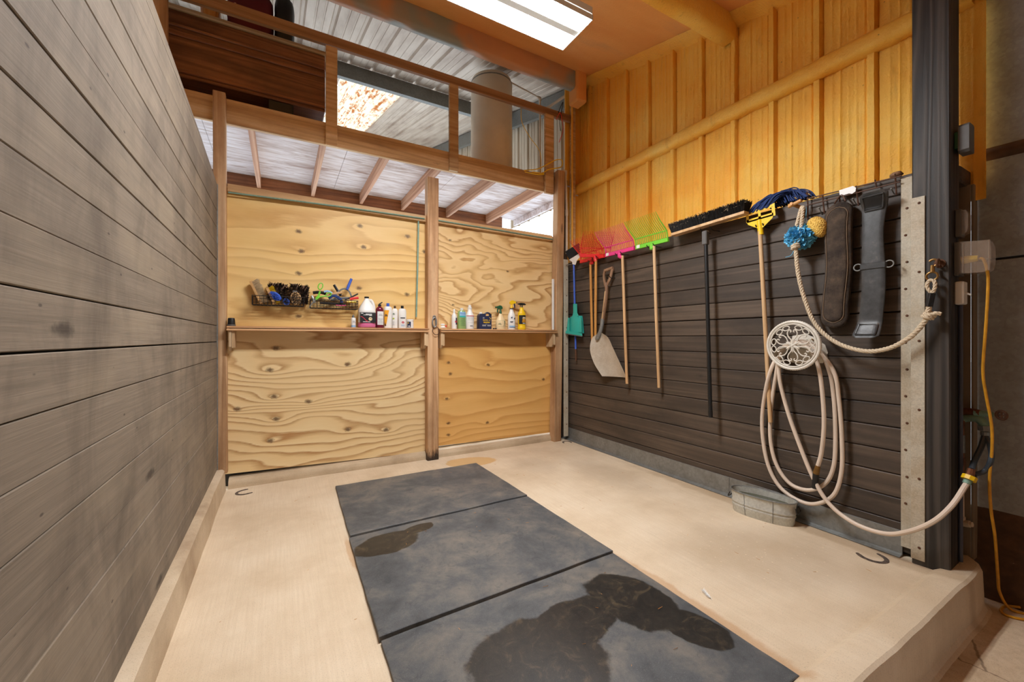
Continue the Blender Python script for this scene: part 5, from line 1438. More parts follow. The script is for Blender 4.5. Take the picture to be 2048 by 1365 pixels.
rake('red stall fork whose yellow-taped handle hangs in front', M['red_pl'], M['handle_amber'], W(1181, 524, 0.075), W(1185, 700, 0.05), 3.565, 2.155, wd=0.40, stick_=False, out=0.075)
rake('red stall fork turned so its tines point toward the pink fork', M['red_pl'], M['handle_amber'], W(1192, 520, 0.10), W(1191, 700, 0.06), 3.48, 2.175, wd=0.34, twist=1.05, stick_=False, out=0.10, tip=(0.20, 0.14))
# tape on the first red fork handle
# push broom
t = thing('push_broom', 'wide push broom with black bristles and black handle', 'broom', W(1421, 835, 0.125))
top = W(1411, 466, 0.115); bot = W(1421, 835, 0.125)
part('handle', MB().tube([bot, bot.lerp(top, 0.5), top], 0.0155, 12), M['black_metal'], t)
part('end_cap', MB().tube([bot - Vector((0,0,0.001)), bot + (top - bot)*0.035], 0.0168, 12), M['black'], t)
part('handle_socket', MB().cbox((top.x - 0.022, top.y - 0.022, top.z - 0.10), (top.x + 0.022, top.y + 0.022, top.z + 0.015), 0.006), M['gray_pl'], t)
ya, yb_ = 1.775, 2.43
zc = 2.19
mb = MB()
mb.add([(3.0,ya,zc+0.012),(3.07,ya,zc+0.012),(3.07,yb_,zc-0.012),(3.0,yb_,zc-0.012),(3.0,ya,zc+0.032),(3.07,ya,zc+0.032),(3.07,yb_,zc+0.010),(3.0,yb_,zc+0.010)], [(0,3,2,1),(4,5,6,7),(0,1,5,4),(1,2,6,5),(2,3,7,6),(3,0,4,7)])
part('block', mb, M['handle'], t)
mb = MB(); r_ = random.Random(4)
for k in range(4200):
    f_ = r_.random(); y = ya + 0.004 + (yb_ - ya - 0.008)*f_; x = r_.uniform(3.002, 3.068); z = zc + 0.030 - 0.022*f_
    e = (f_ - 0.5)
    mb.spike((x, y, z), (x + r_.uniform(-0.026, 0.012) + (x - 3.035)*0.5, y + r_.uniform(-0.014, 0.014) + 0.03*e, z + r_.uniform(0.066, 0.088)), 0.0020, 0.0014)
part('bristles', mb, M['bristle_black'], t, kind='stuff', smooth=0, recalc=False)
mb = MB()
for k in range(40):
    y = r_.uniform(ya, yb_); z = zc + r_.uniform(0.05, 0.11)
    mb.tube(spline([(2.994, y, z), (2.988, y + r_.uniform(-0.03, 0.03), z + 0.012), (2.992, y + r_.uniform(-0.06, 0.06), z + r_.uniform(-0.01, 0.02))], 3), 0.0009, 4)
part('caught_hair', mb, M['bristle_cream'], t, kind='stuff')
part('wall_hook', hooks(2.11, 2.165, 0.13, 0.085), M['black_metal'], t)
# mop
t = thing('string_mop', 'string mop with yellow frame and navy blue strands', 'mop', W(1541, 845, 0.03))
top = W(1520, 462, 0.075); bot = W(1541, 845, 0.065)
part('handle', MB().tube([bot, bot.lerp(top, 0.5), top], 0.0145, 12), M['handle'], t)
fx = lambda a, b, q: W(a, b, q)
part('socket', MB().tube([W(1522, 470, 0.07), W(1519, 440, 0.072)], [0.020, 0.017], 12), M['yellow_pl'], t)
d0, d1 = 0.052, 0.078
for poly in ([(1492,426),(1549,407),(1549,413),(1492,432)], [(1492,441),(1546,425),(1548,431),(1493,447)], [(1492,430),(1497,428),(1498,443),(1493,445)], [(1543,413),(1549,411),(1549,429),(1544,431)], [(1516,424),(1521,422),(1522,440),(1517,441)]):
    part('frame_bar', MB().prism(poly, fx, d0, d1), M['yellow_pl'], t)
part('frame_web', MB().prism([(1493,444),(1547,428),(1545,436),(1526,455),(1515,457),(1496,450)], fx, d0, d1), M['yellow_pl'], t)
part('frame_flange', MB().prism([(1544,408),(1549,406),(1551,431),(1547,432)], fx, d0 - 0.01, d1 + 0.012), M['yellow_pl'], t)
mb = MB(); r_ = random.Random(8)
for k in range(110):
    f_ = r_.random()
    s0 = W(1494 + 44*f_, 429 - 15*f_, r_.uniform(0.045, 0.085))
    y_end = 1.40 + 0.30*r_.random()*(1 - f_*0.3)
    dd = r_.uniform(-0.10, 0.08)
    a1 = s0 + Vector((0.01 + 0.2*dd, -0.07, 0.055 + 0.02*r_.random()))
    a2 = Vector((XR + 0.02 + dd*0.4, 0.45*s0.y + 0.55*y_end - 0.03, 2.285 + 0.05*r_.random()))
    a3 = Vector((XR + 0.02 + dd*0.5, y_end + 0.02, 2.262 + 0.03*r_.random()))
    a4 = Vector((XR + 0.012 + dd*0.55, y_end - 0.02*r_.random(), 2.236))
    mb.tube(spline([s0, a1, a2, a3, a4], 4), 0.0042, 5)
part('strands', mb, M['mop_blue'], t, kind='stuff')
part('wall_hook', hooks(1.70, 2.10, 0.09, 0.05), M['black_metal'], t)
# scoop shovel
t = thing('scoop_shovel', 'metal scoop shovel with wooden shaft and D grip', 'shovel', W(1225, 755, 0.05))
part('grip', MB().tube(spline([W(1211, 572, 0.07), W(1208, 553, 0.075), W(1210, 541, 0.08)], 5), 0.016, 10, flat=0.7), M['wood_brown'], t)
part('grip', MB().tube(spline([W(1213, 572, 0.07), W(1220, 557, 0.06), W(1225, 538, 0.055)], 5), 0.016, 10, flat=0.7), M['wood_brown'], t)
part('grip_bar', MB().tube([W(1209, 542, 0.082), W(1226, 536, 0.055)], 0.0165, 10), M['wood_brown'], t)
part('shaft', MB().tube(spline([W(1212, 566, 0.07), W(1213, 590, 0.07), W(1206, 640, 0.08)], 6), 0.0185, 12), M['wood_brown'], t)
part('shaft', MB().tube(spline([W(1212.6, 583, 0.07), W(1209, 615, 0.075), W(1205, 645, 0.082)], 6), 0.0192, 12), M['bracket'], t)
part('socket', MB().tube(spline([W(1205.5, 638, 0.081), W(1203, 655, 0.088), W(1199, 668, 0.095), W(1193, 680, 0.10)], 6), [0.022]*12 + [0.023, 0.024, 0.025, 0.025, 0.024, 0.022, 0.016], 12), M['galv'], t)
Lb = spline([W(1197, 667, 0.09), W(1184, 677, 0.115), W(1180, 700, 0.13), W(1188, 727, 0.12), W(1204, 753, 0.085)], 6)
Rb = spline([W(1203, 666, 0.09), W(1216, 676, 0.085), W(1226, 697, 0.08), W(1239, 725, 0.06), W(1253, 756, 0.040)], 6)
def blade(u, v):
    k = v * (len(Lb) - 1); i = min(int(k), len(Lb) - 2); f_ = k - i
    a = Lb[i].lerp(Lb[i+1], f_); b = Rb[i].lerp(Rb[i+1], f_)
    p = a.lerp(b, u)
    dish = 4*u*(1-u)
    return p + Vector((0.035*dish*min(1, v*3), 0, 0)) - Vector((0.012*math.exp(-((u-0.42)/0.09)**2)*max(0, 1 - v*1.7), 0, 0))
part('blade', MB().shell(blade, 17, 25, 0.0025, (1, 0, 0)), galv('pale_aluminium', (206, 196, 180), 0.5, (150, 124, 92), 0.5, 0.25, 200), t, smooth=60)
part('wall_hook', hooks(3.30, 1.935, 0.09, 0.05), M['black_metal'], t)
# small angle broom with dustpan clipped on its handle
t = thing('angle_broom', 'small broom with blue handle and black bristles in the corner', 'broom', W(1152, 722, 0.04))
top = W(1147.5, 526, 0.07); bot = W(1152, 722, 0.04)
part('handle', MB().tube([bot.lerp(top, 0.12), top], 0.0115, 10), M['blue_pl'], t)
part('worn_tip', MB().tube([bot, bot.lerp(top, 0.125)], 0.0112, 10), M['rust'], t)
part('shroud', MB().prism([(1138,520),(1146,515),(1160,506),(1161,513),(1154,521),(1151,530),(1145,529),(1144,524)], fx, 0.05, 0.085), M['white_pl'], t)
mb = MB(); r_ = random.Random(5)
for k in range(900):
    f_ = r_.random(); g_ = r_.random()
    a = W(1138 + 22*f_, 519 - 12*f_, 0.055 + 0.025*g_); b = W(1131 + 27*f_ + r_.uniform(-0.5, 0.5), 504 - 17*f_ + r_.uniform(-1, 1), 0.040 + 0.055*g_)
    mb.spike(a, b, 0.0026, 0.0016)
part('bristles', mb, M['bristle_black'], t, kind='stuff', smooth=0, recalc=False)
part('wall_hook', MB().tube([W(1128, 534, 0.0), W(1130, 531, 0.07), W(1152, 527, 0.07)], 0.005, 6), M['galv'], t)
t = thing('dustpan', 'teal dustpan clipped onto the blue broom handle', 'dustpan', W(1148, 672, 0.05))
part('neck', MB().prism([(1146.5,608),(1154,608),(1154.5,626),(1158,633),(1144,634),(1146.5,626)], fx, 0.030, 0.075), M['teal'], t)
part('pan', MB().shell(lambda u, v: (lambda L, R, s: L.lerp(R, u) + Vector((-0.03*s*4*u*(1-u)*(1 - 0.4*v), 0, 0)))(W(1141 - 9*v**0.8, 634 + 28*v, 0.055), W(1160.5 + 3.5*v**0.6, 632 + 35*v, 0.055), 1.0), 13, 10, 0.030, (1, 0, 0)), M['teal'], t, smooth=50)
part('pan_lip', MB().prism([(1131.5,662),(1164,667),(1165,672.5),(1131,667)], fx, 0.045, 0.095), M['teal'], t)
part('rubber_edge', MB().prism([(1131,667),(1165,672.5),(1164,674.5),(1132,669)], fx, 0.045, 0.097), M['gray_pl'], t)
for a in (1136, 1160):
    part('side_wall', MB().prism([(a, 636), (a + 3, 636), (a + 3.5, 666), (a - 3, 665)], fx, 0.03, 0.088), M['teal'], t)

# ================================================================== HOSE HOLDER AND HOSE
t = thing('hose_holder', 'round white cast iron hose holder with openwork flower pattern', 'hose holder', (3.0, 1.432, 1.05))
XD = 2.98
cd = Vector((XD, 1.435, 1.222))
U, V_ = Vector((0, -1, 0)), Vector((0, 0, 1))
dp = lambda a, b, q=0.0: cd + U*a + V_*b + Vector((-q, 0, 0))
R0 = 0.158
part('rim', MB().tube(circle(cd, R0, U, V_, 64), 0.0095, 8, closed=True), M['white_iron'], t)
part('inner_rim', MB().tube(circle(cd + Vector((-0.002,0,0)), R0 - 0.015, U, V_, 64), 0.0050, 6, closed=True), M['white_iron'], t)
mb = MB()
for k in range(72):
    a = 2*PI*k/72
    c_ = cd + U*(R0 + 0.004)*math.cos(a) + V_*(R0 + 0.004)*math.sin(a)
    tdir = (-U*math.sin(a) + V_*math.cos(a))
    mb.ball(c_ + Vector((0.004, 0, 0)), 0.0075, 6, 5)
part('beaded_edge', mb, M['white_iron'], t, kind='stuff')
part('boss', MB().ball(cd, 0.010, 10, 8, (0.8, 1, 1)), M['white_iron'], t)
def petal_pts(a0):
    out = []
    for s_ in (1, -1):
        half = [(0.006, 0.0), (0.035, 0.011*s_), (0.062, 0.008*s_), (0.085, 0.014*s_), (0.098, 0.030*s_), (0.094, 0.042*s_), (0.084, 0.040*s_), (0.084, 0.033*s_)]
        out.append([dp(p*math.cos(a0) - q*math.sin(a0), p*math.sin(a0) + q*math.cos(a0)) for p, q in half])
    return out
for k in range(6):
    a0 = PI/6*0 + k*PI/3 + 0.02 + PI/3*0.0 + math.radians(0) 
    for half in petal_pts(a0):
        part('scroll', MB().tube(spline(half, 4), 0.0040, 6), M['white_iron'], t)
    for s_ in (-1, 1):
        a1 = a0 + s_*0.205
        c_ = dp(0.121*math.cos(a1), 0.121*math.sin(a1))
        u_ = (U*-math.sin(a1) + V_*math.cos(a1)); w_ = (U*math.cos(a1) + V_*math.sin(a1))
        part('oval_ring', MB().tube(circle(c_, 0.0215, u_, w_, 18, ry=0.0145), 0.0036, 6, closed=True), M['white_iron'], t)
    a2 = a0 + PI/6
    part('leaf', MB().tube([dp(0.01*math.cos(a2), 0.01*math.sin(a2)), dp(0.03*math.cos(a2), 0.03*math.sin(a2)), dp(0.047*math.cos(a2), 0.047*math.sin(a2))], [0.006, 0.008, 0.002], 6), M['white_iron'], t)
# saddle and back plate
mb = MB()
mb.prism([(1585,672),(1612,668),(1630,676),(1650,690),(1656,706),(1646,727),(1620,726),(1596,728),(1578,724),(1580,700)], lambda a, b, q: onX(XR - q, a, b), 0.0, 0.010)
part('back_plate', mb, M['white_iron'], t)
part('arm', MB().tube(spline([(3.14, 1.40, 1.20), (3.06, 1.42, 1.20), (2.985, 1.435, 1.222)], 6), 0.012, 10), M['white_iron'], t)
mb = MB().shell(lambda u, v: Vector((2.995 + 0.145*v, 1.435 + 0.135*math.cos(PI*u), 1.165 + 0.075*math.sin(PI*u) - 0.02)), 19, 4, 0.006, (0, 0, -1))
part('saddle', mb, M['white_iron'], t)
part('screw', MB().ball((3.136, 1.385, 1.262), 0.007, 10, 6), M['brass'], t)
# hose
HR = 0.0125
hw = lambda x, y, d=0.06: W(x, y, d)
path = [Vector((3.37, 0.70, 0.43))]
path = [onX(3.14, 1933, 968), onX(3.05, 1905, 1010), onX(3.0, 1868, 1043), onX(3.0, 1820, 1063), onX(3.02, 1770, 1068), W(1710, 1048, 0.12), W(1660, 1010, 0.10), W(1628, 960, 0.09), W(1597, 885, 0.08), W(1572, 812, 0.08), W(1558, 748, 0.10), Vector((3.07, 1.545, 1.185)), Vector((3.07, 1.44, 1.245)), Vector((3.07, 1.33, 1.190)),
        W(1668, 745, 0.085), W(1678, 800, 0.06), W(1684, 880, 0.05), W(1683, 945, 0.05), W(1668, 990, 0.055), W(1635, 1008, 0.06), W(1600, 1003, 0.06), W(1560, 975, 0.055), W(1536, 930, 0.05), W(1525, 870, 0.05), W(1526, 815, 0.06), W(1540, 745, 0.10), Vector((3.10, 1.56, 1.180)), Vector((3.10, 1.44, 1.250)), Vector((3.10, 1.34, 1.195)),
        W(1658, 740, 0.07), W(1668, 800, 0.05), W(1671, 880, 0.045), W(1667, 935, 0.045), W(1650, 968, 0.045), W(1618, 981, 0.045), W(1580, 968, 0.045), W(1553, 930, 0.045), W(1541, 880, 0.045), W(1542, 820, 0.05), W(1552, 750, 0.08), Vector((3.03, 1.53, 1.190)), Vector((3.03, 1.44, 1.240)), Vector((3.03, 1.35, 1.190)),
        W(1637, 735, 0.11), W(1645, 790, 0.10), W(1648, 850, 0.095), W(1643, 905, 0.09), W(1635, 935, 0.09)]
t = thing('garden_hose', 'cream hose coiled on the white holder and running to the faucet', 'hose', (3.06, 1.45, 0.25))
part('tube', MB().tube(spline(path, 9), HR, 10), M['hose'], t)
part('ferrule', MB().tube([W(1636, 932, 0.09), W(1632, 948, 0.09)], [0.014, 0.019], 12), M['brass'], t)
part('nozzle', MB().tube([W(1632, 947, 0.09), W(1629, 977, 0.088)], 0.018, 14), M['black'], t)
q0 = onX(3.14, 1933, 968); q1 = onX(3.16, 1940, 953)
part('connector', MB().tube([q0, q0.lerp(q1, 0.6)], [0.016, 0.018], 12), M['verdigris'], t)
part('collar', MB().tube([q0.lerp(q1, 0.5), q0.lerp(q1, 1.0)], 0.030, 10), M['yellow_pl'], t)

# ================================================================== ROPE, GIRTHS, RACK
def rope3(pts, R, pitch=0.055, step=0.007):
    P = spline(pts, 14)
    L = [0.0]
    for i in range(1, len(P)): L.append(L[-1] + (P[i] - P[i-1]).length)
    n = max(8, int(L[-1] / step)); Q = []; j = 0
    for i in range(n + 1):
        s_ = L[-1] * i / n
        while j < len(L) - 2 and L[j+1] < s_: j += 1
        Q.append(P[j].lerp(P[j+1], (s_ - L[j]) / max(1e-9, L[j+1] - L[j])))
    mb = MB(); nrm = None; F = []
    for i in range(n + 1):
        t_ = (Q[min(n, i+1)] - Q[max(0, i-1)]).normalized()
        if nrm is None: nrm = t_.orthogonal().normalized()
        nrm = (nrm - t_*nrm.dot(t_)).normalized()
        F.append((nrm.copy(), t_.cross(nrm)))
    for k in range(3):
        pts_ = []
        for i in range(n + 1):
            a = 2*PI*(i*L[-1]/n/pitch + k/3)
            pts_.append(Q[i] + (F[i][0]*math.cos(a) + F[i][1]*math.sin(a))*R*0.50)
        mb.tube(pts_, R*0.60, 6)
    return mb
t = thing('cotton_rope', 'cream cotton tie rope looped on a peg and clipped to the dark post', 'rope', W(1740, 703, 0.10))
knot = W(1591, 493, 0.13)
part('strand', rope3([knot, W(1596, 545, 0.12), W(1608, 595, 0.11), W(1630, 648, 0.10), W(1670, 684, 0.10), W(1725, 702, 0.11), W(1775, 698, 0.12), W(1820, 675, 0.12), W(1848, 645, 0.11), W(1855, 627, 0.11), W(1860, 605, 0.105)], 0.0125), M['rope'], t)
part('loop', rope3([knot, W(1589, 470, 0.125), W(1596, 440, 0.11), W(1602, 418, 0.10), W(1606, 416, 0.105), W(1603, 445, 0.12), W(1599, 475, 0.13), knot], 0.0105), M['rope'], t)
def wraps(c, ax, R, turns, rr, adv):
    ax = Vector(ax).normalized(); u_ = ax.orthogonal().normalized(); w_ = ax.cross(u_)
    return rope3([c + ax*(adv*(k/(8*turns) - 0.5)) + (u_*math.cos(2*PI*k/8) + w_*math.sin(2*PI*k/8))*R for k in range(8*turns + 1)], rr)
part('knot', wraps(knot, (0.05, 0.1, 1), 0.019, 2, 0.010, 0.030), M['rope'], t)
k2 = W(1858, 632, 0.115)
part('knot', wraps(k2, (0.0, -0.55, 0.8), 0.019, 2, 0.010, 0.030), M['rope'], t)
part('rope_tail', rope3([k2, k2 + Vector((-0.02, -0.03, 0.012)), k2 + Vector((-0.015, -0.048, 0.006))], 0.010), M['rope'], t)
part('black_sleeve', MB().tube([W(1858, 614, 0.105), W(1864, 587, 0.10)], 0.0185, 12, flat=0.8), M['black'], t)
part('eye_splice', rope3([W(1863, 588, 0.10), W(1854, 574, 0.10), W(1858, 562, 0.095), W(1868, 562, 0.095), W(1870, 574, 0.10), W(1865, 588, 0.10)], 0.0085), M['rope'], t)
c_ = W(1864, 553, 0.09)
part('snap_ring', MB().tube(circle(c_, 0.0225, (0,1,0), (0,0,1), 20), 0.005, 8, closed=True), M['brass'], t)
part('snap_barrel', MB().tube([W(1865, 545, 0.09), W(1865, 531, 0.085)], [0.010, 0.008], 10), M['brass'], t)
part('snap_hook', MB().tube(circle(W(1867, 526, 0.085), 0.018, (0,-1,0), (0,0,1), 14, -2.0, 2.6), 0.0055, 8), M['brass'], t)
t = thing('eye_bolt', 'rusty eye bolt in the dark post holding the rope snap', 'eye bolt', W(1870, 527, 0.055))
part('plate', MB().lathe([(0.0001,0.0),(0.024,0.0),(0.024,0.004),(0.0001,0.006)], (3.0995, 0.765, 1.675), 16, M=frame((0,0,0), (-1,0,0)).to_3x3()), M['rust'], t)
part('eye', MB().tube(circle((3.075, 0.765, 1.675), 0.020, (1,0,0), (0,0,1), 16), 0.0055, 8, closed=True), M['rust'], t)
t = thing('wooden_peg', 'short wooden peg in the top plank holding the rope loop', 'peg', W(1604, 416, 0.05))
c_ = W(1604, 416, 0.0)
part('peg', MB().tube([c_ + Vector((0.0, 0, 0)), c_ + Vector((-0.12, 0.012, 0.012))], [0.012, 0.0115], 10), M['handle_amber'], t)
part('cross_peg', MB().tube([c_ + Vector((-0.105, 0.035, 0.0)), c_ + Vector((-0.105, -0.045, 0.022))], 0.012, 10), M['handle_amber'], t)
# wire rack
t = thing('wire_rack', 'rusty bent wire rack fixed along the top plank', 'rack', W(1720, 430, 0.03))
rk = lambda x, y, d=0.03: W(x, y, d)
rr_ = 0.0042
for a, b in (((1614,398),(1803,352)), ((1614,411),(1800,364))):
    part('long_wire', MB().tube([rk(*a), rk((a[0]+b[0])/2, (a[1]+b[1])/2), rk(*b)], rr_, 6), M['wire_rust'], t)
for a, b in (((1615,385),(1616,440)), ((1645,391),(1649,428)), ((1679,394),(1680,410)), ((1712,372),(1717,412)), ((1750,360),(1753,375)), ((1790,348),(1793,390))):
    part('cross_wire', MB().tube([rk(*a), rk(*b)], rr_, 6), M['wire_rust'], t)
part('hook_end', MB().tube(spline([rk(1615, 392), rk(1613, 386, 0.02), rk(1618, 384, -0.01), rk(1622, 388, -0.02)], 5), rr_, 6), M['wire_rust'], t)
solo('rack_nail', MB().tube([W(1644, 430, 0.0), W(1639, 416, 0.045)], 0.003, 6).ball(W(1639, 416, 0.045), 0.006, 8, 6), M['galv'], 'bent nail under the wire rack beside the sponge', 'nail', 'nails in the top planks')
solo('rack_nail', MB().tube([W(1713, 410, 0.0), W(1706, 398, 0.045)], 0.003, 6).ball(W(1706, 398, 0.045), 0.006, 8, 6), M['galv'], 'bent nail between the two girths', 'nail', 'nails in the top planks')
solo('rack_nail', MB().tube([W(1788, 388, 0.0), W(1783, 378, 0.045)], 0.003, 6).ball(W(1783, 378, 0.045), 0.006, 8, 6), M['galv'], 'bent nail beside the nailed metal strip', 'nail', 'nails in the top planks')
mb = MB().prism([(1678,381),(1706,372),(1712,376),(1711,383),(1704,388),(1698,387),(1680,393)], lambda a, b, q: W(a, b, q), 0.034, 0.038)
solo('torn_card', mb, M['white_pl'], 'torn white card caught in the wire rack', 'card')
mb = MB()
mb.ball(Vector((XR + 0.02, W(1790, 345, 0.0).y, 2.240)), 0.026, 12, 8, (1, 1.2, 0.7), lambda d: 1 + 0.25*nz(d.x*4, d.y*4, d.z*4))
solo('burlap_scrap', mb, M['wood_brown'], 'brown crumpled scrap on top of the plank wall by the post', 'scrap', smooth=60)
# loofah
c_ = W(1601, 474, 0.085)
t = thing('bath_pouf', 'bright blue mesh bath pouf hanging from the rack', 'bath pouf', c_ - Vector((0,0,0.09)))
part('core', MB().ball(c_, 0.066, 20, 14, (0.9, 1.15, 1), lambda d: 1 + 0.25*nz(d.x*3, d.y*3, d.z*3)), M['loofah'], t)
mb = MB(); r_ = random.Random(2)
for k in range(190):
    d = Vector((r_.gauss(0,1), r_.gauss(0,1), r_.gauss(0,1))).normalized()
    o_ = d.orthogonal().normalized(); w_ = d.cross(o_); an = r_.uniform(0, PI)
    a_ = o_*math.cos(an) + w_*math.sin(an); b_ = d.cross(a_)
    base = c_ + Vector((d.x*0.058, d.y*0.072, d.z*0.064)); h_ = r_.uniform(0.016, 0.034); ph = r_.uniform(0, 6)
    lw = r_.uniform(0.018, 0.034)
    mb.grid(lambda u, v: base + a_*(u - 0.5)*lw*2 + b_*0.009*math.sin(u*9 + ph)*(0.3 + v) + d*(h_*v*(0.7 + 0.3*math.cos(u*7 + ph)) - (u-0.5)**2*0.03), 9, 3)
part('ruffles', mb, M['loofah'], t, kind='stuff', smooth=80, recalc=False)
part('cord', MB().tube(spline([c_ + Vector((0,-0.01,0.06)), W(1611, 440, 0.06), W(1613, 415, 0.035)], 5), 0.002, 5), M['loofah'], t)
part('tail', MB().tube(spline([c_ + Vector((0,0.03,-0.055)), W(1583, 510, 0.085), W(1571, 515, 0.085)], 5), 0.002, 5), M['loofah'], t)
# sponge
c_ = W(1636, 456, 0.075)
t = thing('sponge', 'rounded yellow sponge hanging from the rack', 'sponge', c_ - Vector((0,0,0.07)))
mb = MB()
def spf(d):
    return 1 + 0.05*nz(d.x*5, d.y*5, d.z*5)
mb.ball((0,0,0), 1.0, 26, 18, (1,1,1), spf)
RY = Matrix.Rotation(math.radians(-28), 3, 'X')
for i, p in enumerate(mb.v):
    z = p.z; w_ = 1.0 - 0.55*max(0, -z)
    q = Vector((p.x*0.048, p.y*0.058*w_, (max(z, -0.80))*0.082))
    mb.v[i] = c_ + RY @ q
part('body', mb, M['sponge'], t, smooth=60)
part('loop', MB().tube(spline([c_ + Vector((0, 0.02, 0.065)), W(1618, 437, 0.06), W(1616, 432, 0.035)], 5), 0.0025, 5), M['wire_rust'], t)

# fleece girth
def strap(pathfn, width, thick, n=60, m_=15, pw=4.0):
    """closed padded strap: cross-section superellipse swept along pathfn(v)->(point, widthdir, outdir, widthscale)"""
    mb = MB()
    ring = 24
    for j in range(n):
        v = j / (n - 1)
        p, wdir, out, sc = pathfn(v)
        for k in range(ring):
            a = 2*PI*k/ring; ca, sa = math.cos(a), math.sin(a)
            s_ = (abs(ca)**pw + abs(sa)**pw) ** (-1/pw)
            mb.v.append(p + wdir*(ca*s_*width/2*sc) + out*(sa*s_*thick/2*min(1, 0.35 + sc)))
    for j in range(n - 1):
        for k in range(ring):
            k2 = (k + 1) % ring
            mb.f.append((j*ring+k, j*ring+k2, (j+1)*ring+k2, (j+1)*ring+k))
    mb.f.append(tuple(range(ring))); mb.f.append(tuple((n-1)*ring + k for k in range(ring)))
    return mb
gA, gB = W(1680, 405, 0.055), W(1671, 657, 0.045)
def capw(v, L, w):
    d = min(v, 1 - v) * L
    r = w / 2
    return 1.0 if d >= r else math.sqrt(max(0.02, 1 - ((r - d) / r) ** 2))
Ln = (gA - gB).length
t = thing('fleece_girth', 'long brown fleece girth cover with piped edge', 'girth', gB)
wav = lambda v: 0.006*math.sin(v*9)
part('pad', strap(lambda v: (gA.lerp(gB, v) + Vector((0, wav(v), 0)), Vector((0,1,0)), Vector((1,0,0)), capw(v, Ln, 0.150)*(1 - 0.06*math.sin(v*PI))), 0.152, 0.050), M['fleece'], t, smooth=60)
part('inner_pad', strap(lambda v: (gA.lerp(gB, 0.05 + 0.90*v) + Vector((-0.020, wav(v), 0)), Vector((0,1,0)), Vector((1,0,0)), capw(v, Ln*0.9, 0.104)), 0.104, 0.030), M['fleece'], t, smooth=60)
pts = []
for k in range(60):
    v = k / 59; f_ = 0.045 + 0.91*v
    pts.append(gA.lerp(gB, f_) + Vector((-0.0245, 0.056*capw(v, Ln*0.91, 0.112) + wav(v), 0)))
for k in range(60):
    v = 1 - k / 59; f_ = 0.045 + 0.91*v
    pts.append(gA.lerp(gB, f_) + Vector((-0.0245, -0.056*capw(v, Ln*0.91, 0.112) + wav(v), 0)))
part('piping', MB().tube(pts, 0.0035, 6, closed=True), plain('tan_piping', (108, 88, 68), 0.8), t)
part('strap_loop', MB().tube(spline([gA + Vector((0.0, 0.03, 0.0)), gA + Vector((0.02, 0.0, 0.05)), gA + Vector((0.0, -0.03, 0.0))], 5), 0.005, 6), M['wire_rust'], t)
# leather girth
gA, gB = W(1751, 386, 0.075), W(1737, 676, 0.085)
t = thing('leather_girth', 'black leather girth with flared ends and two side rings', 'girth', gB)
def lp(v):
    p = gA.lerp(gB, v)
    out = 0.045 * (max(0, 0.10 - v) / 0.10) ** 1.3 + 0.050 * (max(0, v - 0.88) / 0.12) ** 1.3
    p = p + Vector((-out + 0.012, 0, 0)) + Vector((0, 0.008*math.sin(v*7), 0))
    w_ = 1.0 + 0.22*math.exp(-(v/0.10)**2) + 0.16*math.exp(-((1-v)/0.10)**2) - 0.10*math.exp(-((v-0.30)/0.15)**2)
    e = min(v, 1 - v)
    if e < 0.015: w_ *= 0.72 + 0.28*math.sqrt(e/0.015)
    return p, Vector((0,1,0)), Vector((1,0,0)), w_
part('strap', strap(lp, 0.112, 0.022, 70, pw=5), M['leather'], t, smooth=50)
for va, vb in ((0.025, 0.115), (0.905, 0.978)):
    def ip(v, va=va, vb=vb):
        p, w_, o_, s_ = lp(va + (vb - va)*v); return p + Vector((-0.012, 0, 0)), w_, o_, s_*capw(v, 0.09, 0.02)
    part('end_pad', strap(ip, 0.078, 0.010, 14, pw=5), M['black'] if va < 0.5 else M['leather'], t, smooth=50)
    pts = [];
    for k in range(14):
        p, w_, o_, s_ = lp(va + (vb - va)*k/13); pts.append(p + Vector((-0.015, 0.041*s_, 0)))
    for k in range(14):
        p, w_, o_, s_ = lp(vb + (va - vb)*k/13); pts.append(p + Vector((-0.015, -0.041*s_, 0)))
    part('raised_seam', MB().tube(pts, 0.0045, 6, closed=True), M['leather'], t)
pc, _, _, _ = lp(0.50)
part('center_band', MB().cbox((pc.x - 0.016, pc.y - 0.062, pc.z - 0.022), (pc.x + 0.012, pc.y + 0.062, pc.z + 0.018), 0.005), M['leather'], t)
for s_ in (-1, 1):
    part('side_ring', MB().tube(circle(pc + Vector((-0.004, s_*0.074, 0)), 0.020, (0,1,0), (0,0,1), 18), 0.004, 7, closed=True), M['galv'], t)

# ================================================================== THINGS ON AND BEHIND THE DARK POST
t = thing('light_sensor', 'dark gray sensor box high on the side of the dark post', 'sensor', (3.2, 0.70, 2.27))
part('base', MB().cbox((3.155, 0.708, 2.29), (3.235, 0.725, 2.38), 0.003), M['dkgreen'], t)
part('housing', MB().prism([(3.150, 2.275), (3.165, 2.262), (3.235, 2.262), (3.240, 2.270), (3.240, 2.405), (3.225, 2.412), (3.160, 2.412), (3.150, 2.400)], lambda a, b, q: Vector((a, q, b)), 0.668, 0.709), M['gray_pl'], t)
t = thing('weather_cover_box', 'scuffed clear cover box on the dark post above the outlet', 'electrical box', (3.2, 0.7, 1.81))
part('box', MB().cbox((3.165, 0.700, 1.815), (3.230, 0.725, 1.965), 0.004), M['gray_pl'], t)
part('cover', MB().prism([(0.700,1.825),(0.682,1.835),(0.676,1.855),(0.676,1.93),(0.684,1.955),(0.700,1.958)], lambda a, b, q: Vector((q, a, b)), 3.168, 3.228), M['clearish'], t)
t = thing('outlet_cover', 'bubble-covered power outlet on the dark post with a yellow plug', 'outlet', (3.2, 0.66, 1.62))
part('back_plate', MB().cbox((3.145, 0.705, 1.605), (3.240, 0.725, 1.785), 0.004), M['gray_pl'], t)
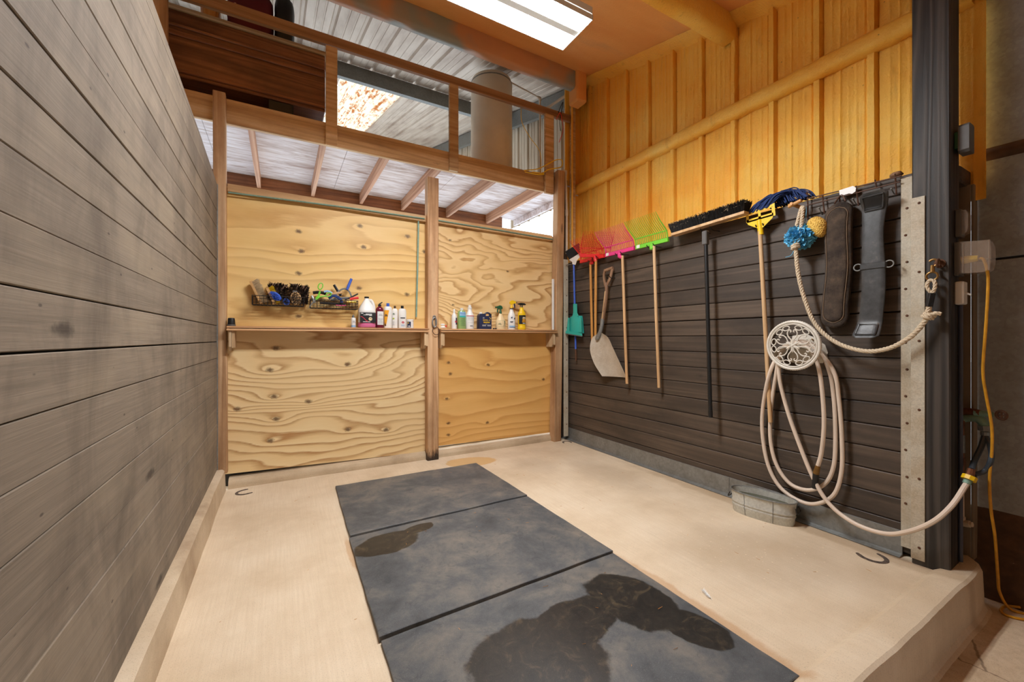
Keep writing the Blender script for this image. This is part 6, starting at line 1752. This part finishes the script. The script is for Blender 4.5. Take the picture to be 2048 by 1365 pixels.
bub = [(0.705,1.615),(0.62,1.612),(0.598,1.625),(0.592,1.66),(0.592,1.74),(0.602,1.775),(0.705,1.785)]
part('bubble', MB().prism(bub, lambda a, b, q: Vector((q, a, b)), 3.150, 3.235), M['clearish'], t)
for a in (0.598, 0.690):
    part('bubble_rib', MB().tube([(3.150, a, 1.618), (3.150, a, 1.775)], 0.004, 6), M['clearish'], t)
t = thing('light_switch', 'white boxed toggle switch on the dark post below the outlet', 'switch', (3.2, 0.7, 1.45))
part('box', MB().cbox((3.160, 0.690, 1.452), (3.228, 0.725, 1.575), 0.005), M['white_pl'], t)
part('toggle', MB().tube([(3.19, 0.692, 1.515), (3.185, 0.668, 1.500)], [0.006, 0.004], 8), M['white_pl'], t)
t = thing('conduit', 'gray conduit running down the side of the dark post', 'conduit', (3.20, 0.715, 0.05))
part('tube', MB().tube([(3.225, 0.715, 0.05), (3.225, 0.715, 1.45)], 0.009, 10), plain('blue_gray_conduit', (70, 74, 92), 0.5), t)
# extension cord
t = thing('extension_cord', 'yellow extension cord hanging from the outlet to the lower floor', 'cord', onZ(-0.18, 2005, 1200))
cp = [(3.19, 0.640, 1.690), (3.19, 0.625, 1.680), onX(3.19, 1975, 545), onX(3.19, 1976, 580), onX(3.19, 1972, 650), onX(3.20, 1966, 740), onX(3.22, 1972, 790), onX(3.24, 1983, 850), onX(3.24, 1984, 900), onX(3.24, 1979, 960), onX(3.26, 1982, 1020), onX(3.30, 1990, 1075), Vector((3.345, 0.605, 0.0)), Vector((3.36, 0.60, -0.10)), Vector((3.385, 0.565, -0.178)), Vector((3.43, 0.49, -0.183)), Vector((3.44, 0.42, -0.183))]
part('cable', MB().tube(spline(cp, 8), 0.0065, 8), M['yellow_cord'], t)
part('plug', MB().tube([(3.19, 0.703, 1.690), (3.19, 0.68, 1.692), (3.19, 0.645, 1.692)], [0.021, 0.020, 0.015], 10), M['yellow_pl'], t)
lp2 = [(3.44, 0.545, -0.172), (3.40, 0.585, -0.176), (3.35, 0.594, -0.183), (3.315, 0.583, -0.183), (3.305, 0.56, -0.183), (3.325, 0.525, -0.183), (3.38, 0.475, -0.183), (3.44, 0.42, -0.183)]
part('cable_loop', MB().tube(spline(lp2, 8), 0.0065, 8), M['yellow_cord'], t)
# faucet assembly behind the post
Yp = 0.742
fy = lambda x, y, Y=Yp: onX(3.345 - (Yp - Y)*0.3, x, y)
t = thing('hose_faucet', 'corroded green faucet on an old copper standpipe behind the post', 'faucet', fy(1920, 960))
part('standpipe', MB().tube([fy(1919, 960), fy(1919, 840)], 0.020, 12), M['copper'], t)
part('pipe_sleeve', MB().tube([fy(1919, 905), fy(1919, 870)], 0.023, 12), M['galv'], t)
part('pipe_joint', MB().tube([fy(1919, 930), fy(1919, 915)], 0.024, 12), M['rust'], t)
part('elbow', MB().ball(fy(1920, 838), 0.028, 12, 8), M['copper'], t)
part('spout', MB().tube(spline([fy(1922, 838), fy(1940, 836), fy(1956, 838, 0.72), fy(1966, 846, 0.70), fy(1970, 856, 0.69)], 6), [0.022]*25, 12), M['verdigris'], t)
part('side_pipe', MB().tube([fy(1915, 824, 0.75), fy(1942, 824, 0.74), fy(1962, 827, 0.70)], [0.022, 0.020, 0.018], 12), M['copper'], t)
part('bonnet', MB().tube([fy(1950, 826, 0.72), fy(1985, 830, 0.68)], [0.020, 0.015], 12), M['verdigris'], t)
part('outlet_nut', MB().tube([onX(3.325, 1969, 852), onX(3.325, 1970, 862)], 0.027, 8), M['galv'], t)
cw = onX(3.325, 2003, 831)
part('hand_wheel', MB().tube(circle(cw, 0.022, (0, 0, 1), (0.4, 0.9, 0), 14), 0.007, 7, closed=True), M['rust'], t)
for k in range(2):
    a = Vector((0,0,1)) if k else Vector((0.4,0.9,0)).normalized()
    part('wheel_spoke', MB().tube([cw - a*0.022, cw + a*0.022], 0.005, 6), M['rust'], t)
t = thing('supply_hose', 'dark rubber supply hoses joining the faucet to the cream hose', 'hose', onX(3.2, 1950, 950))
s0 = onX(3.325, 1970, 864)
part('connector', MB().tube([s0, s0 - Vector((0, 0, 0.02))], 0.017, 10), M['galv'], t)
hs = plain('dark_blue_gray_rubber', (58, 66, 74), 0.5)
part('hose', MB().tube(spline([s0 - Vector((0,0,0.015)), onX(3.29, 1962, 895), onX(3.24, 1950, 920), onX(3.17, 1943, 940)], 8), 0.0125, 10), hs, t)
part('hose', MB().tube(spline([s0 - Vector((0,0,0.015)), onX(3.29, 1981, 895), onX(3.24, 1982, 920), onX(3.24, 1970, 942), onX(3.19, 1948, 950)], 8), 0.0115, 10), hs, t)
part('ferrule', MB().tube([onX(3.17, 1943, 938), onX(3.165, 1940, 951)], [0.015, 0.018], 10), M['copper'], t)
pipe('drain_pipe', [fy(1921, 965), fy(1922, 1046), fy(1945, 1050, 0.72)], 0.014, M['pvc'], 'thin cream plastic pipe with an elbow below the faucet')
